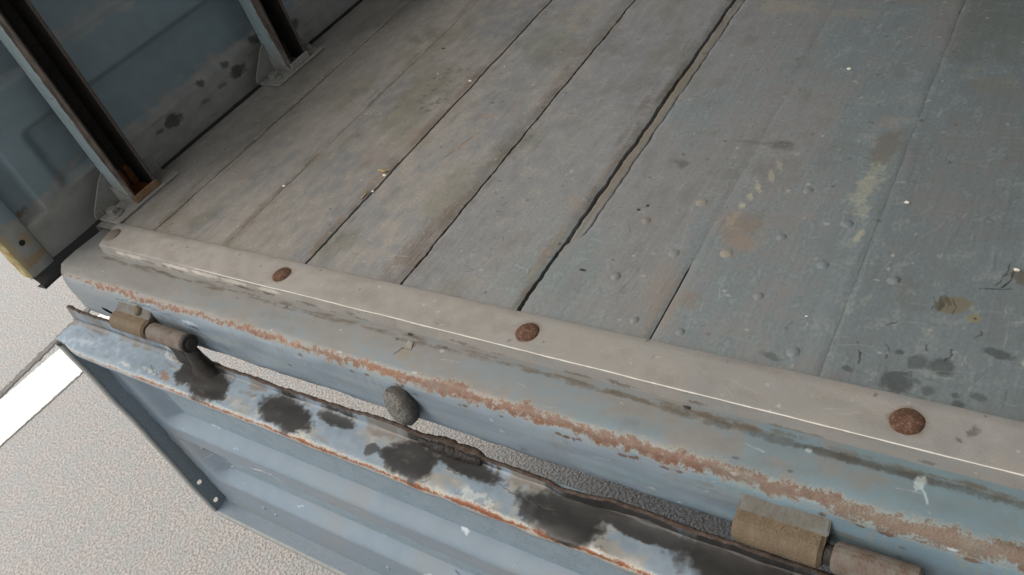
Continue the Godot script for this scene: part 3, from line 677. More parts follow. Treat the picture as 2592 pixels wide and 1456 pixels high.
func paint_small():
	M.rust = tri(mat(0.85, tile(256, rgb(84, 62, 51), rgb(104, 78, 64), rgb(132, 110, 95), 8, 40, 3, 0.7), 0.06, 0.0, 0.25), 9.0)
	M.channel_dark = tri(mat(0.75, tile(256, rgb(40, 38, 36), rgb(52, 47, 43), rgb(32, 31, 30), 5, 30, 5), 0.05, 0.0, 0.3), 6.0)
	M.channel_edge = tri(mat(0.8, tile(256, rgb(76, 68, 62), rgb(92, 83, 75), rgb(56, 50, 46), 10, 60, 7), 0.06, 0.0, 0.3), 8.0)
	M.rust_plate = tri(mat(0.85, tile(256, rgb(122, 88, 62), rgb(132, 112, 92), rgb(104, 72, 48), 6, 40, 71), 0.05, 0.0, 0.3), 7.0)
	M.dusty = tri(mat(0.75, tile(256, rgb(146, 140, 130), rgb(132, 130, 124), rgb(166, 160, 150), 5, 40, 9), 0.05, 0.0, 0.3), 7.0)
	M.blue = tri(mat(0.5, tile(512, rgb(130, 146, 154), rgb(140, 156, 166), rgb(124, 138, 144), 6, 44, 13, 0.12), 0.03), 4.0)
	M.knuckle = tri(mat(0.65, tile(256, rgb(104, 91, 73), rgb(120, 106, 86), rgb(86, 68, 52), 8, 40, 15, 0.7), 0.05, 0.0, 0.35), 9.0)
	M.sill_dust = tri(mat(0.7, tile(256, rgb(112, 112, 107), rgb(104, 99, 90), rgb(92, 82, 71), 6, 36, 81, 0.6), 0.06, 0.0, 0.35), 8.0)
	M.knuckle_grey = tri(mat(0.65, tile(256, rgb(116, 109, 101), rgb(108, 94, 84), rgb(90, 68, 58), 7, 40, 17, 0.7), 0.05, 0.0, 0.35), 9.0)
	M.oily = tri(mat(0.55, tile(256, rgb(44, 41, 38), rgb(62, 55, 50), rgb(34, 33, 32), 6, 40, 19, 0.6), 0.08, 0.0, 0.4), 10.0)
	M.upstand = tri(mat(0.75, tile(256, rgb(70, 58, 52), rgb(96, 84, 76), rgb(52, 46, 42), 8, 40, 25, 0.6), 0.08, 0.0, 0.3), 10.0)
	M.rubber = tri(mat(0.85, tile(256, rgb(74, 72, 69), rgb(96, 94, 90), rgb(52, 50, 48), 10, 60, 27, 0.8), 0.15, 0.0, 0.25), 12.0)
	M.lip = tri(mat(0.6, tile(256, rgb(142, 144, 142), rgb(154, 154, 150), rgb(122, 122, 118), 6, 40, 35, 0.3), 0.04, 0.0, 0.4), 5.0)
	M.rubber_cap = tri(mat(0.85, tile(256, rgb(94, 92, 87), rgb(140, 137, 130), rgb(70, 68, 64), 22, 24, 75, 1.0), 0.2, 0.0, 0.25), 12.0)
	M.yellow = tri(mat(0.75, tile(256, rgb(182, 172, 132), rgb(160, 138, 92), rgb(120, 92, 58), 6, 26, 39, 0.4), 0.05, 0.0, 0.3), 7.0)
	M.dull_bolt = tri(mat(0.8, tile(256, rgb(112, 103, 92), rgb(124, 116, 106), rgb(98, 84, 72), 6, 40, 73, 0.5), 0.05, 0.0, 0.3), 9.0)
	M.pocket = tri(mat(0.85, tile(256, rgb(126, 76, 42), rgb(100, 62, 38), rgb(146, 92, 52), 6, 30, 63, 0.5), 0.05, 0.0, 0.3), 9.0)
	M.gusset = tri(mat(0.7, tile(256, rgb(126, 127, 122), rgb(118, 114, 106), rgb(140, 138, 131), 5, 40, 65), 0.05, 0.0, 0.3), 9.0)
	M.bottom = tri(mat(0.5, tile(256, rgb(114, 126, 135), rgb(122, 133, 142), rgb(104, 114, 121), 5, 40, 67, 0.2), 0.02, 0.0, 0.4), 5.0)
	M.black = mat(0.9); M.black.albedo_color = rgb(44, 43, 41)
	M.white_edge = mat(0.5); M.white_edge.albedo_color = rgb(222, 217, 206)
	M.crumb = mat(0.9); M.crumb.albedo_color = rgb(228, 220, 204)
	M.straw = mat(0.8); M.straw.albedo_color = rgb(176, 152, 108)
	M.grit = mat(0.9); M.grit.albedo_color = rgb(60, 58, 55)
	M.added_shelter = mat(0.85); M.added_shelter.albedo_color = rgb(128, 124, 118); M.bounce_white = mat(0.9); M.bounce_white.albedo_color = rgb(206, 202, 194)  # for the added roof and the wall that bounces light
	M.tyre = mat(0.85); M.tyre.albedo_color = rgb(48, 47, 46)

# ------------------------------------------------------------------ ground
func build_ground():
	var w := 1024
	var n := FastNoiseLite.new()
	make_noise(n, 101, 95.0 / w, 3); var a := n.get_seamless_image(w, w).get_data()
	make_noise(n, 102, 11.0 / w, 3); var b := n.get_seamless_image(w, w).get_data()
	make_noise(n, 103, 230.0 / w, 2); var c := n.get_seamless_image(w, w).get_data()
	make_noise(n, 104, 120.0 / w, 1, FastNoiseLite.TYPE_CELLULAR); n.cellular_return_type = FastNoiseLite.RETURN_DISTANCE
	var d := n.get_seamless_image(w, w).get_data()
	var t := Tex.new(w, w, Rect2(0, 0, 1, 1), noise_b)
	for q in w * w:
		var x := a[q] / 255.0; var y := b[q] / 255.0; var z := c[q] / 255.0; var e := d[q] / 255.0
		var s := ss(0.35, 0.7, x * 0.6 + (1.0 - e) * 0.4)
		var v := v3(rgb(151, 146, 141)).lerp(v3(rgb(171, 165, 160)), s)
		v = v.lerp(v3(rgb(154, 156, 154)), ss(0.45, 0.7, y) * 0.5)
		v = v.lerp(v3(rgb(204, 198, 192)), ss(0.64, 0.74, z * 0.7 + x * 0.3) * 0.8)
		v = v.lerp(v3(rgb(100, 95, 91)), ss(0.66, 0.76, (1.0 - z) * 0.6 + (1.0 - x) * 0.4) * 0.8)
		t.c[q] = v
		t.b[q] = 0.5 + 0.42 * (s - 0.5) + 0.3 * (z - 0.5)
	var m := mat(0.9, t, 0.35, 0.0, 0.3)
	M.ground = m
	var st := start()
	var f := func(i: int, j: int): return Vector3(-60 + 120.0 * i / 24, 0, -60 + 120.0 * j / 24)
	grid(st, 24, 24, f, func(p: Vector3, _i: int, _j: int): return Vector2(p.x / 0.8, p.z / 0.8))
	var g := put("ground", st, m, self); structure(g)
	# white road marking and the dark sealed joint beside it
	var mk := start()
	stripe(mk, Vector2(-1.203, 0.0), 0.185, 0.004, 0.0022, 3, -0.07)
	var wt := Tex.new(192, 1280, Rect2(0, 0, 1, 1), noise_b)
	wt.hole.resize(wt.w * wt.h); wt.hole.fill(255)
	for j in wt.h:
		for i in wt.w:
			var e := minf(i, wt.w - 1 - i) / 192.0
			var g1 := noise_b.get_noise_2d(i * 22.0, j * 22.0); var g2 := noise_c.get_noise_2d(i * 34.0, j * 34.0)
			wt.c[j * wt.w + i] = v3(rgb(226, 224, 217)) * (1.0 + 0.05 * g1 + 0.04 * g2)
			wt.b[j * wt.w + i] = 0.5 + 0.5 * g1
			if g1 * 0.8 + g2 * 0.5 > 0.05 + e * 9.0 or g1 + 0.6 * g2 > 0.82: wt.hole[j * wt.w + i] = 0
	var wm := mat(0.8, wt, 0.2, 0.0, 0.3)
	var ln := put("road_marking", mk, wm, self); structure(ln)
	ln.set_meta("label", "worn white line painted on the pavement beyond the tailgate")
	var jt := start()
	stripe(jt, Vector2(-1.332, 0.0), 0.024, 0.003, 0.007, 8, 0.06)
	var jm := tri(mat(0.85, tile(512, rgb(112, 108, 104), rgb(124, 119, 114), rgb(98, 94, 90), 8, 100, 57, 0.5), 0.2, 0.0, 0.3), 3.0)
	var jo := put("pavement_joint", jt, jm, self); structure(jo)
	jo.set_meta("label", "dark sealed joint in the pavement alongside the white line")

func stripe(st: SurfaceTool, mid: Vector2, width: float, y: float, rag: float, s: int, slope: float):
	var f := func(i: int, j: int):
		var z := -3.0 + 6.0 * j / 1200.0
		var e := 0.0
		if i == 0 or i == 2: e = rag * (noise_b.get_noise_2d(z * 9000.0, s * 31.0 + i * 7.0) * 1.8 + 0.4 * noise_b.get_noise_2d(z * 1300.0, s + i * 17.0))
		var x := mid.x + slope * (z - mid.y) * 1.0
		return Vector3(x + (i - 1) * 0.5 * width + e, y, z)
	grid(st, 2, 1200, f, func(p: Vector3, i: int, _j: int): return Vector2(clampf(i * 0.5, 0.004, 0.996), p.z / 1.2))

# ------------------------------------------------------------------ plank floor
func fold(v: float, lo: float, hi: float) -> float: return lo + pingpong(v - lo, hi - lo)

func floor_uv(x: float, z: float) -> Vector2:
	return floor_tex.uv(fold(x, -0.058, 1.138), fold(z, -0.775, 0.018))

func joint_x(k: int, z: float) -> float:
	if k == 0: return JOINTS[0]
	if k > 5: return JOINTS[k] + 0.0008 * noise_b.get_noise_2d(z * 1500.0, k * 53.0)
	return JOINTS[k] + 0.0020 * noise_b.get_noise_2d(z * 1900.0, k * 53.0) + 0.0011 * noise_b.get_noise_2d(z * 14000.0, k * 31.0)

# half width of the open gap at a joint
func joint_gap(k: int, z: float) -> float:
	var v := 0.5 + 0.5 * noise_b.get_noise_2d(z * 2200.0, k * 19.0)
	match k:
		0, 12: return 0.0
		1: return 0.0006 + 0.0009 * v
		2: return 0.0007 + 0.0010 * v
		3: return 0.0004 + 0.0008 * v
		4: return 0.0019 + 0.0015 * v
		5: return 0.0010 + 0.0009 * v + 0.0010 * ss(-0.13, -0.05, z)
		6: return 0.0009 * ss(-0.105, -0.09, z)
		7, 8: return 0.0
	return 0.0006

# how far the edge of a plank beside joint k is worn down, on its left (s = -1) or right side
func joint_wear(k: int, s: float, z: float) -> Vector2:   # (width, depth)
	var v := 0.5 + 0.5 * noise_b.get_noise_2d(z * 700.0, k * 71.0 + s * 13.0)
	match k:
		0: return Vector2(0.003, 0.0015)
		1: return Vector2(0.004, 0.0010)
		2: return Vector2(0.005, 0.0012)
		3: return Vector2(0.006 + 0.006 * v, 0.0012) if s < 0 else Vector2(0.004, 0.0014)
		4: return Vector2(0.012 + 0.020 * v, 0.0028) if s < 0 else Vector2(0.003, 0.0012)
		5: return Vector2(0.006 + 0.004 * v, 0.0022) if s < 0 else Vector2(0.004, 0.002)
		6: return Vector2(0.006, 0.0010 * ss(-0.16, -0.08, z) + 0.0013 * v)
		7, 8: return Vector2(0.005, 0.0006 + 0.0012 * v)
	return Vector2(0.004, 0.0012)

func build_floor():
	var bed := hold("bed_floor", truck)
	var rg := RandomNumberGenerator.new(); rg.seed = 77
	var zs := PackedFloat32Array()
	var z := 0.012
	while z > -0.80: zs.append(z); z -= 0.004
	while z > BED_F: zs.append(z); z -= 0.05
	zs.append(BED_F)
	for k in 12:
		plank(bed, k, zs, rg.randf_range(-0.0008, 0.0008), k > 7)
	# the splinter that has split off beside the fifth joint
	var st := start()
	var f := func(i: int, j: int):
		var zz := -0.098 - 0.75 * j / 150.0
		var open := ss(-0.098, -0.125, zz)
		var l := joint_x(5, zz) + joint_gap(5, zz) + 0.0005
		var r := 0.6925 - 0.0012 + 0.0020 * noise_b.get_noise_2d(zz * 4000.0, 301.0) * open
		r = lerpf(l + 0.001, r, open)
		var u: float = [0.0, 0.0, 0.12, 0.3, 0.5, 0.7, 0.88, 1.0, 1.0][i]
		var y := -0.0034 + 0.0009 * noise_b.get_noise_2d(zz * 1400.0, i * 37.0)
		if i == 0 or i == 8: y = -0.022
		elif i == 1 or i == 7: y -= 0.0012
		return Vector3(lerpf(l, r, u), y, zz)
	grid(st, 8, 150, f, func(p: Vector3, _i: int, _j: int): return floor_uv(p.x, p.z), true)
	put("plank_splinter", st, M.floor, bed, "bare wood splinter split off along a plank edge")
	# dark boards under the gaps
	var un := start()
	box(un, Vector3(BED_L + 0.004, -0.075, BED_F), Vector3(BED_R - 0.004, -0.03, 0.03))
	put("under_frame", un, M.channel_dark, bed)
	# painted-over nail heads
	var nails := [[0.7948, -0.1893, 1.1], [0.7491, -0.1521, 0.9], [0.7964, -0.1117, 1.0], [0.8452, -0.1224, 1.1], [0.8868, -0.1539, 0.9], [0.9326, -0.1255, 0.9], [0.7531, -0.0689, 0.9], [0.8908, -0.2249, 0.9], [0.9377, -0.184, 0.95], [0.992, -0.1202, 0.9], [0.8913, -0.0751, 0.9], [0.938, -0.0211, 1.0], [0.7955, -0.0198, 0.8], [0.8409, -0.0171, 0.8]]
	for q in nails.size():
		var s := start()
		var r: float = 0.0056 * nails[q][2]
		lathe_on_floor = q not in [0, 3]
		lathe(s, [Vector2(0.0001, 0.0018), Vector2(r * 0.35, 0.0017), Vector2(r * 0.65, 0.0013), Vector2(r * 0.9, 0.0005), Vector2(r * 1.15, -0.0004), Vector2(r * 1.5, -0.0018)], 16, Transform3D(Basis(), Vector3(nails[q][0], 0.0002, nails[q][1])), 0.12)
		put("nail_head", s, M.floor if lathe_on_floor else M.dusty, bed)
		lathe_on_floor = false

func plank(bed: Node3D, k: int, zs: PackedFloat32Array, lift: float, plain: bool):
	var us: Array = [0.0, 0.0, 0.003, 0.007, 0.012, 0.02, 0.03, 0.045, 0.07, 0.1]
	if plain: us = [0.0, 0.0, 0.004, 0.02, 0.06]
	var half := us.size()
	var ni := 2 * half - 1
	var f := func(i: int, j: int):
		var z := zs[j]
		var l := joint_x(k, z) + joint_gap(k, z)
		var r := joint_x(k + 1, z) - joint_gap(k + 1, z)
		if k == 5 and z < -0.098:
			l = lerpf(l, 0.6925 + 0.0011 + 0.0020 * noise_b.get_noise_2d(z * 4000.0, 301.0), ss(-0.098, -0.125, z))
		var wl := joint_wear(k, 1.0, z); var wr := joint_wear(k + 1, -1.0, z)
		var w := r - l
		var s := 0.0
		if i < half: s = minf(us[i], w * 0.5)
		else: s = w - minf(us[ni - i], w * 0.5)
		var x := l + s
		var y := lift + 0.0005 * noise_b.get_noise_2d(x * 900.0, z * 500.0) + 0.00025 * noise_b.get_noise_2d(x * 5000.0, z * 2500.0)
		y -= wl.y * pow(clampf(1.0 - s / wl.x, 0.0, 1.0), 1.7)
		y -= wr.y * pow(clampf(1.0 - (w - s) / wr.x, 0.0, 1.0), 1.7)
		if i == 0 or i == ni: y = -0.026
		return Vector3(x, y, z)
	var st := start()
	var fu := func(p: Vector3, _i: int, _j: int): return floor_uv(p.x, p.z)
	grid(st, ni - 2, zs.size() - 1, func(i: int, j: int): return f.call(i + 1, j), fu, true)
	grid(st, 1, zs.size() - 1, f, fu, true, 1)
	grid(st, 1, zs.size() - 1, func(i: int, j: int): return f.call(i + ni - 1, j), fu, true, 2)
	var names := ["", "", "", "plank with a reddish worn edge", "plank worn to bare wood along its right edge", "", "", "", "", "", "", ""]
	put("plank", st, M.floor, bed, names[k])

# ------------------------------------------------------------------ rear sill
func sill_profile() -> Array:
	var p := [Vector2(-0.004, -0.012), Vector2(0.03, -0.0105), Vector2(0.045, -0.0095), Vector2(0.055, -0.0092), Vector2(0.065, -0.0092), Vector2(0.075, -0.0095), Vector2(0.082, -0.0102)]
	for k in 7:
		var a := PI * 0.5 * (k + 1) / 7.0
		p.append(Vector2(0.0855 + sin(a) * 0.017, -0.0275 + cos(a) * 0.017))
	for y in [-0.034, -0.042, -0.05, -0.058, -0.066, -0.072]: p.append(Vector2(0.1035, y))
	p.append(Vector2(0.102, -0.077)); p.append(Vector2(0.097, -0.079)); p.append(Vector2(0.07, -0.080))
	return p

func build_sill():
	var prof := sill_profile()
	var arc := [0.0]
	for k in range(1, prof.size()): arc.append(arc[k - 1] + (prof[k] - prof[k - 1]).length())
	# the texture's 0.0635 lies on the middle of the bend
	var off: float = arc[9] - 0.0635
	var n := prof.size() - 1
	var st := start()
	var f := func(i: int, j: int):
		var x := BED_L + (BED_R - BED_L) * i / 420.0
		var p: Vector2 = prof[j]
		var q := noise_b.get_noise_2d(x * 700.0, j * 45.0)
		var y := p.y + 0.0010 * q
		var z := p.x + 0.0012 * noise_b.get_noise_2d(x * 900.0 + 500.0, j * 45.0)
		if j >= n - 2: y += 0.0022 * noise_b.get_noise_2d(x * 2200.0, 60.0)
		var e := ss(BED_L + 0.035, BED_L, x)   # the end is beaten in and rounded
		if j > 5: z -= 0.010 * e * e * ss(4.0, 9.0, float(j))
		if p.y < -0.07: y += 0.010 * e
		return Vector3(x, y, z)
	grid(st, 420, n, f, func(p: Vector3, _i: int, j: int): return Vector2((fold(p.x, -0.058, 1.138) + 0.06) / 1.2, clampf((arc[j] - off) / 0.15, 0.01, 0.99)))
	var sill := put("rear_sill", st, M.sill, null, "blue-grey rear sill with a line of rust along its bend")
	# closed left end
	var cap := start()
	for k in n:
		face(cap, f.call(0, k), f.call(0, k + 1), Vector3(BED_L, -0.045, 0.03), Vector3(0.2, -0.045, 0.03))
	face(cap, f.call(0, n), Vector3(BED_L, -0.078, -0.004), Vector3(BED_L, -0.045, 0.03), Vector3(0.2, -0.045, 0.03))
	face(cap, Vector3(BED_L, -0.078, -0.004), f.call(0, 0), Vector3(BED_L, -0.045, 0.03), Vector3(0.2, -0.045, 0.03))
	put("end_plate", cap, M.blue, sill)
	# peeled flakes of paint
	var rg := RandomNumberGenerator.new(); rg.seed = 3
	for s in [[0.583, -0.0085, 0.068, 0.012], [0.26, -0.035, 0.1045, 0.014], [0.724, -0.068, 0.1045, 0.006], [0.79, -0.077, 0.103, 0.008], [0.61, -0.03, 0.1035, 0.006]]:
		var fl := start()
		var w: float = s[3]
		var up := Vector3(0, 0.003, 0) if s[2] < 0.08 else Vector3(0, 0, 0.003)
		var d := Vector3(0, 0, -w * 0.7) if s[2] < 0.08 else Vector3(0, w * 0.6, 0)
		var o := Vector3(s[0], s[1], s[2])
		var g := func(i: int, j: int):
			var u: float = i / 5.0 - 0.5
			var v: float = j / 4.0
			return o + Vector3(u * w * (1.0 - 0.5 * v), 0, 0) + d * v * (1.0 + 0.4 * noise_b.get_noise_2d(i * 900.0, s[0] * 3000.0)) + up * v * v * (1.0 - 0.6 * absf(u))
		grid(fl, 5, 4, g, func(_p: Vector3, i: int, j: int): return Vector2((s[0] + 0.06 + i * 0.001) / 1.2, 0.7 + j * 0.01))
		put("paint_flake", fl, M.dusty if s[2] < 0.08 else M.blue, sill)

# ------------------------------------------------------------------ trim strip with its bolts
func build_trim():
	var prof := [Vector2(0.0, -0.004), Vector2(0.0002, 0.0030), Vector2(0.0015, 0.0040), Vector2(0.010, 0.0042), Vector2(0.022, 0.0043), Vector2(0.034, 0.0042), Vector2(0.0428, 0.0041), Vector2(0.0440, 0.0040), Vector2(0.0448, 0.0034), Vector2(0.0450, 0.0026), Vector2(0.0452, 0.0014), Vector2(0.0462, -0.004), Vector2(0.0475, -0.0105)]
	var arc := [-0.006]
	for k in range(1, prof.size()): arc.append(arc[k - 1] + (prof[k] - prof[k - 1]).length())
	var st := start()
	var n := prof.size() - 1
	var f := func(i: int, j: int):
		var p: Vector2 = prof[j]
		var x := lerpf(0.001 + p.x * 0.27, BED_R, i / 420.0)
		var dents := 0.0005 * noise_b.get_noise_2d(x * 900.0, j * 25.0)
		var foot := 0.0
		if j == n: foot = 0.0012 * noise_b.get_noise_2d(x * 2600.0, 90.0)
		return Vector3(x, p.y + dents * 0.8 + foot, p.x + 0.0006 * noise_b.get_noise_2d(x * 1100.0, 300.0 + j * 9.0))
	grid(st, 420, n, f, func(p: Vector3, _i: int, j: int): return Vector2((fold(p.x, -0.058, 1.138) + 0.06) / 1.2, clampf(arc[j] / 0.075, 0.01, 0.99)))
	var strip := put("trim_strip", st, M.trim, null, "dusty beige metal strip bolted over the plank ends")
	var cap := start()
	for k in n - 1: face(cap, f.call(0, k), f.call(0, k + 1), Vector3(0.004, -0.008, 0.02), Vector3(0.2, 0, 0.02))
	put("strip_end", cap, M.channel_edge, strip)
	# a thin broken near-white line along most of the rear corner
	var ed := start()
	var g := func(i: int, j: int):
		var x := 0.225 + (BED_R - 0.225) * i / 700.0
		var w := 0.00042 * (1.0 + 0.9 * noise_b.get_noise_2d(x * 5000.0, 3.0)) * ss(0.225, 0.3, x) * (0.75 + 0.35 * ss(0.4, 0.8, x))
		if noise_b.get_noise_2d(x * 2400.0, 8.0) < 0.0: w *= 0.3
		var c := Vector2(0.0446, 0.0035) + Vector2(0.0, 0.0005 * noise_b.get_noise_2d(x * 900.0, 6.5 * 25.0)) + Vector2(0.0006 * noise_b.get_noise_2d(x * 1100.0, 300.0 + 59.0), 0.0)
		var q: Vector2 = c + [Vector2(-w, 0.0), Vector2(-w * 0.3, 0.0004), Vector2(w * 0.3 + 0.0003, 0.0002), Vector2(0.0005, -w * 0.8)][j]
		return Vector3(x, q.y, q.x)
	grid(ed, 700, 3, g, func(_p: Vector3, i: int, j: int): return Vector2(i, j))
	put("bright_edge", ed, M.white_edge, strip, "bright edge of the strip")
	for x in [0.0193, 0.366, 0.706, 1.033, 1.37]:
		var b := start()
		var v := noise_b.get_noise_2d(x * 9000.0, 5.0)
		var r := 0.0118 * (1.0 + 0.06 * v)
		lathe(b, [Vector2(0.0001, 0.0043 + 0.001 * v), Vector2(r * 0.3, 0.0041 + 0.001 * v), Vector2(r * 0.58, 0.0035 + 0.0006 * v), Vector2(r * 0.82, 0.0024), Vector2(r * 0.95, 0.0012), Vector2(r, 0.0002), Vector2(r * 1.01, -0.001)], 28, Transform3D(Basis(Vector3(0, 0, 1), 0.07 * v) * Basis(Vector3(0, 1, 0), x * 7.0), Vector3(x, 0.0040, 0.0240)), 0.045)
		put("bolt_head", b, M.dull_bolt if x < 0.1 else M.rust, strip, "dusty round bolt head at the strip's end" if x < 0.1 else "")

# ------------------------------------------------------------------ tailgate
const SHELF_Y := -0.100

func recess(x: float, y: float, top0: float, top1: float, bot0: float, bot1: float) -> float:
	var e := ss(-0.012, 0.034, x - 0.20 * (-0.25 - y) * 0.4) if top0 > -0.3 else ss(-0.016, 0.042, x - 0.2 * (-0.40 - y) * 0.4)
	return e * (1.0 - ss(top1, top0, y)) * lerpf(clampf((y - bot1) / (bot0 - bot1), 0.0, 1.0), ss(bot1, bot0, y), 0.3)

func build_tailgate():
	var gate := hold("tailgate", truck)
	gate.set_meta("label", "hanging tailgate with black grime spots and rust along its top shelf")
	# shelf: from the upstand back to the rusted bend and a short way down
	var prof := [Vector2(0.1135, 0.004), Vector2(0.1145, 0.0008), Vector2(0.118, 0.0), Vector2(0.127, 0.0), Vector2(0.134, 0.0002), Vector2(0.141, 0.0005), Vector2(0.148, 0.0006), Vector2(0.154, 0.0004), Vector2(0.1575, -0.0004), Vector2(0.1595, -0.0024), Vector2(0.1600, -0.0055), Vector2(0.1596, -0.010), Vector2(0.1580, -0.016), Vector2(0.156, -0.020)]
	var arc := [0.0]
	for k in range(1, prof.size()): arc.append(arc[k - 1] + (prof[k] - prof[k - 1]).length())
	var off: float = arc[9] - 0.0445
	var n := prof.size() - 1
	var st := start()
	var f := func(i: int, j: int):
		var x := -0.066 + (BED_R + 0.01 + 0.066) * i / 480.0
		var p: Vector2 = prof[j]
		var y := p.y + 0.0016 * noise_b.get_noise_2d(x * 1000.0, j * 30.0) + 0.0006 * noise_b.get_noise_2d(x * 5000.0, j * 150.0)
		var z := p.x + (0.0010 + 0.0016 * ss(0.6, 0.7, x)) * noise_b.get_noise_2d(x * 1600.0, 200.0 + j * 10.0)
		# a hard knock bends the rear edge up near the right hinge
		y += 0.004 * ss(0.79, 0.81, x) * (1.0 - ss(0.82, 0.85, x)) * ss(5.0, 9.0, float(j))
		var e := ss(0.0, -0.066, x)
		z -= 0.010 * e * ss(5.0, 10.0, float(j))
		return Vector3(x, SHELF_Y + y, z)
	grid(st, 480, n, f, func(p: Vector3, _i: int, j: int): return Vector2((fold(p.x, -0.078, 1.118) + 0.08) / 1.2, clampf((arc[j] - off) / 0.08, 0.01, 0.99)))
	put("shelf", st, M.shelf, gate)
	# upstand along the front of the shelf, ragged on top and clotted with dirt
	var up := start()
	var g := func(i: int, j: int):
		var x := -0.069 + (BED_R + 0.01 + 0.069) * i / 640.0
		var h := 0.0085 + 0.0016 * noise_b.get_noise_2d(x * 1300.0, 11.0) + 0.0020 * noise_b.get_noise_2d(x * 7000.0, 15.0)
		h += 0.0040 * ss(0.49, 0.52, x) * (1.0 - ss(0.57, 0.6, x)) - 0.002 * ss(0.67, 0.675, x) * (1.0 - ss(0.75, 0.79, x)) + 0.004 * ss(0.785, 0.80, x) * (1.0 - ss(0.82, 0.825, x))
		h += 0.0115 * ss(0.25, 0.02, x) + 0.006 * ss(-0.04, -0.069, x)
		var clod := ss(0.59, 0.62, x) * (1.0 - ss(0.668, 0.674, x))
		var th := 0.0034 + 0.0008 * noise_b.get_noise_2d(x * 3000.0, 80.0) + clod * (0.001 + 0.004 * absf(noise_b.get_noise_2d(x * 9000.0, 30.0)))
		h += clod * 0.004 + clod * 0.004 * noise_b.get_noise_2d(x * 9000.0, 44.0)
		var zc := 0.1122 + 0.0015 * ss(0.25, 0.02, x) + 0.0022 * noise_b.get_noise_2d(x * 500.0, 33.0) - 0.004 * ss(0.25, 0.19, x) + 0.004 * ss(0.74, 0.77, x) * (1.0 - ss(0.79, 0.84, x))
		var lean := -0.0015
		var q: Vector2 = [Vector2(th, 0.0), Vector2(th * 0.9, h * 0.5), Vector2(th * 0.7, h - 0.001), Vector2(th * 0.3, h), Vector2(-th * 0.4, h - 0.0004), Vector2(-th, h - 0.003), Vector2(-th, -0.004), Vector2(-th, -0.03)][j]
		return Vector3(x, SHELF_Y + q.y, zc + q.x + lean * q.y / 0.02)
	var rear := func(i: int, j: int): return g.call(i, j)
	grid(up, 640, 2, rear, func(p: Vector3, _i: int, j: int): return Vector2((fold(p.x, -0.078, 1.118) + 0.08) / 1.2, 0.05 - 0.015 * j), true)
	var stand := put("upstand", up, M.shelf, gate)
	var ue := start()
	var edge := func(i: int, j: int): return g.call(i, j + 2)
	grid(ue, 640, 5, edge, func(p: Vector3, _i: int, _j: int): return Vector2(p.x, p.y), true)
	put("upstand_edge", ue, M.upstand, stand, "dark rusty edge of the upstand")
	var cl := start()
	var lump := func(i: int, j: int):
		var x := 0.592 + 0.080 * i / 90.0
		var e := sin(PI * i / 90.0)
		var a := PI * j / 10.0
		var r := (0.0022 + 0.0042 * sqrt(maxf(e, 0.0))) * (1.0 + 0.35 * noise_b.get_noise_2d(x * 9000.0, j * 300.0) + 0.3 * noise_b.get_noise_2d(x * 22000.0, j * 700.0 + 50.0))
		return Vector3(x, SHELF_Y + 0.002 + sin(a) * r * 1.25, 0.1155 + cos(a) * r * 0.85)
	grid(cl, 90, 10, lump, func(p: Vector3, _i: int, _j: int): return Vector2(p.x, p.y))
	put("dirt_crust", cl, M.oily, gate, "crusted black dirt caught along the tailgate's edge")
	# pressed face
	var fs := start()
	var pf := func(i: int, j: int):
		var x := -0.041 + (BED_R + 0.036) * i / 300.0
		var y := -0.11 - 0.445 * j / 178.0
		var r := recess(x, y, -0.17, -0.19, -0.285, -0.304) + recess(x, y, -0.338, -0.352, -0.434, -0.457)
		var z := 0.133 - 0.024 * r + 0.0008 * noise_b.get_noise_2d(x * 500.0, y * 500.0)
		if i == 0: z += 0.001 + 0.003 * noise_b.get_noise_2d(y * 1500.0, 3.0)
		return Vector3(x, y, z)
	grid(fs, 300, 178, pf, func(p: Vector3, _i: int, _j: int): return Vector2((fold(p.x, -0.078, 1.118) + 0.08) / 1.2, (-p.y - 0.09) / 0.5))
	var panel := put("panel", fs, M.gate, gate, "blue pressed panel with two long ribs")
	for s in [[0.089, -0.492], [0.112, -0.500], [0.012, -0.372], [0.36, -0.50], [0.40, -0.51]]:
		var rv := start()
		lathe(rv, [Vector2(0.0001, 0.0022), Vector2(0.0022, 0.0018), Vector2(0.0036, 0.0004), Vector2(0.0040, -0.001)], 12, Transform3D(Basis(Vector3(1, 0, 0), PI * 0.5), Vector3(s[0], s[1], pf.call(int((s[0] + 0.041) / (BED_R + 0.036) * 300.0), int((-0.11 - s[1]) / 0.445 * 178.0)).z)))
		put("rivet", rv, M.blue, panel)
	# left flange, its inner side dark, with two bolt holes
	var holes := Tex.new(64, 512, Rect2(0.12, -0.57, 0.045, 0.48), noise_b)
	for j in holes.h:
		for i in holes.w:
			var n2 := noise_a.get_noise_2d(i * 14.0, j * 14.0); var n3 := noise_c.get_noise_2d(i * 51.0, j * 51.0)
			holes.c[j * holes.w + i] = v3(rgb(124, 136, 144)) * (1.0 + 0.10 * n2 + 0.06 * n3)
	holes.cut(0.1445, -0.476, 0.0045, 0.0048)
	holes.cut(0.1440, -0.535, 0.0045, 0.0048)
	var hm := mat(0.6, holes, 0.0, 0.0, 0.4)
	var fl := start()
	var lf := func(i: int, j: int):
		var y := -0.10 - 0.455 * j / 60.0
		var x := -0.0405 - 0.022 * ss(-0.25, -0.56, y) + 0.0010 * noise_b.get_noise_2d(y * 1200.0, 9.0)
		return Vector3(x, y, 0.126 + 0.031 * i / 6.0)
	grid(fl, 6, 60, lf, func(p: Vector3, _i: int, _j: int): return Vector2((p.z - 0.12) / 0.045, (p.y + 0.57) / 0.48))
	var side := put("side_flange", fl, hm, gate, "inner side of the tailgate's left flange with two bolt holes")
	var lp := start()
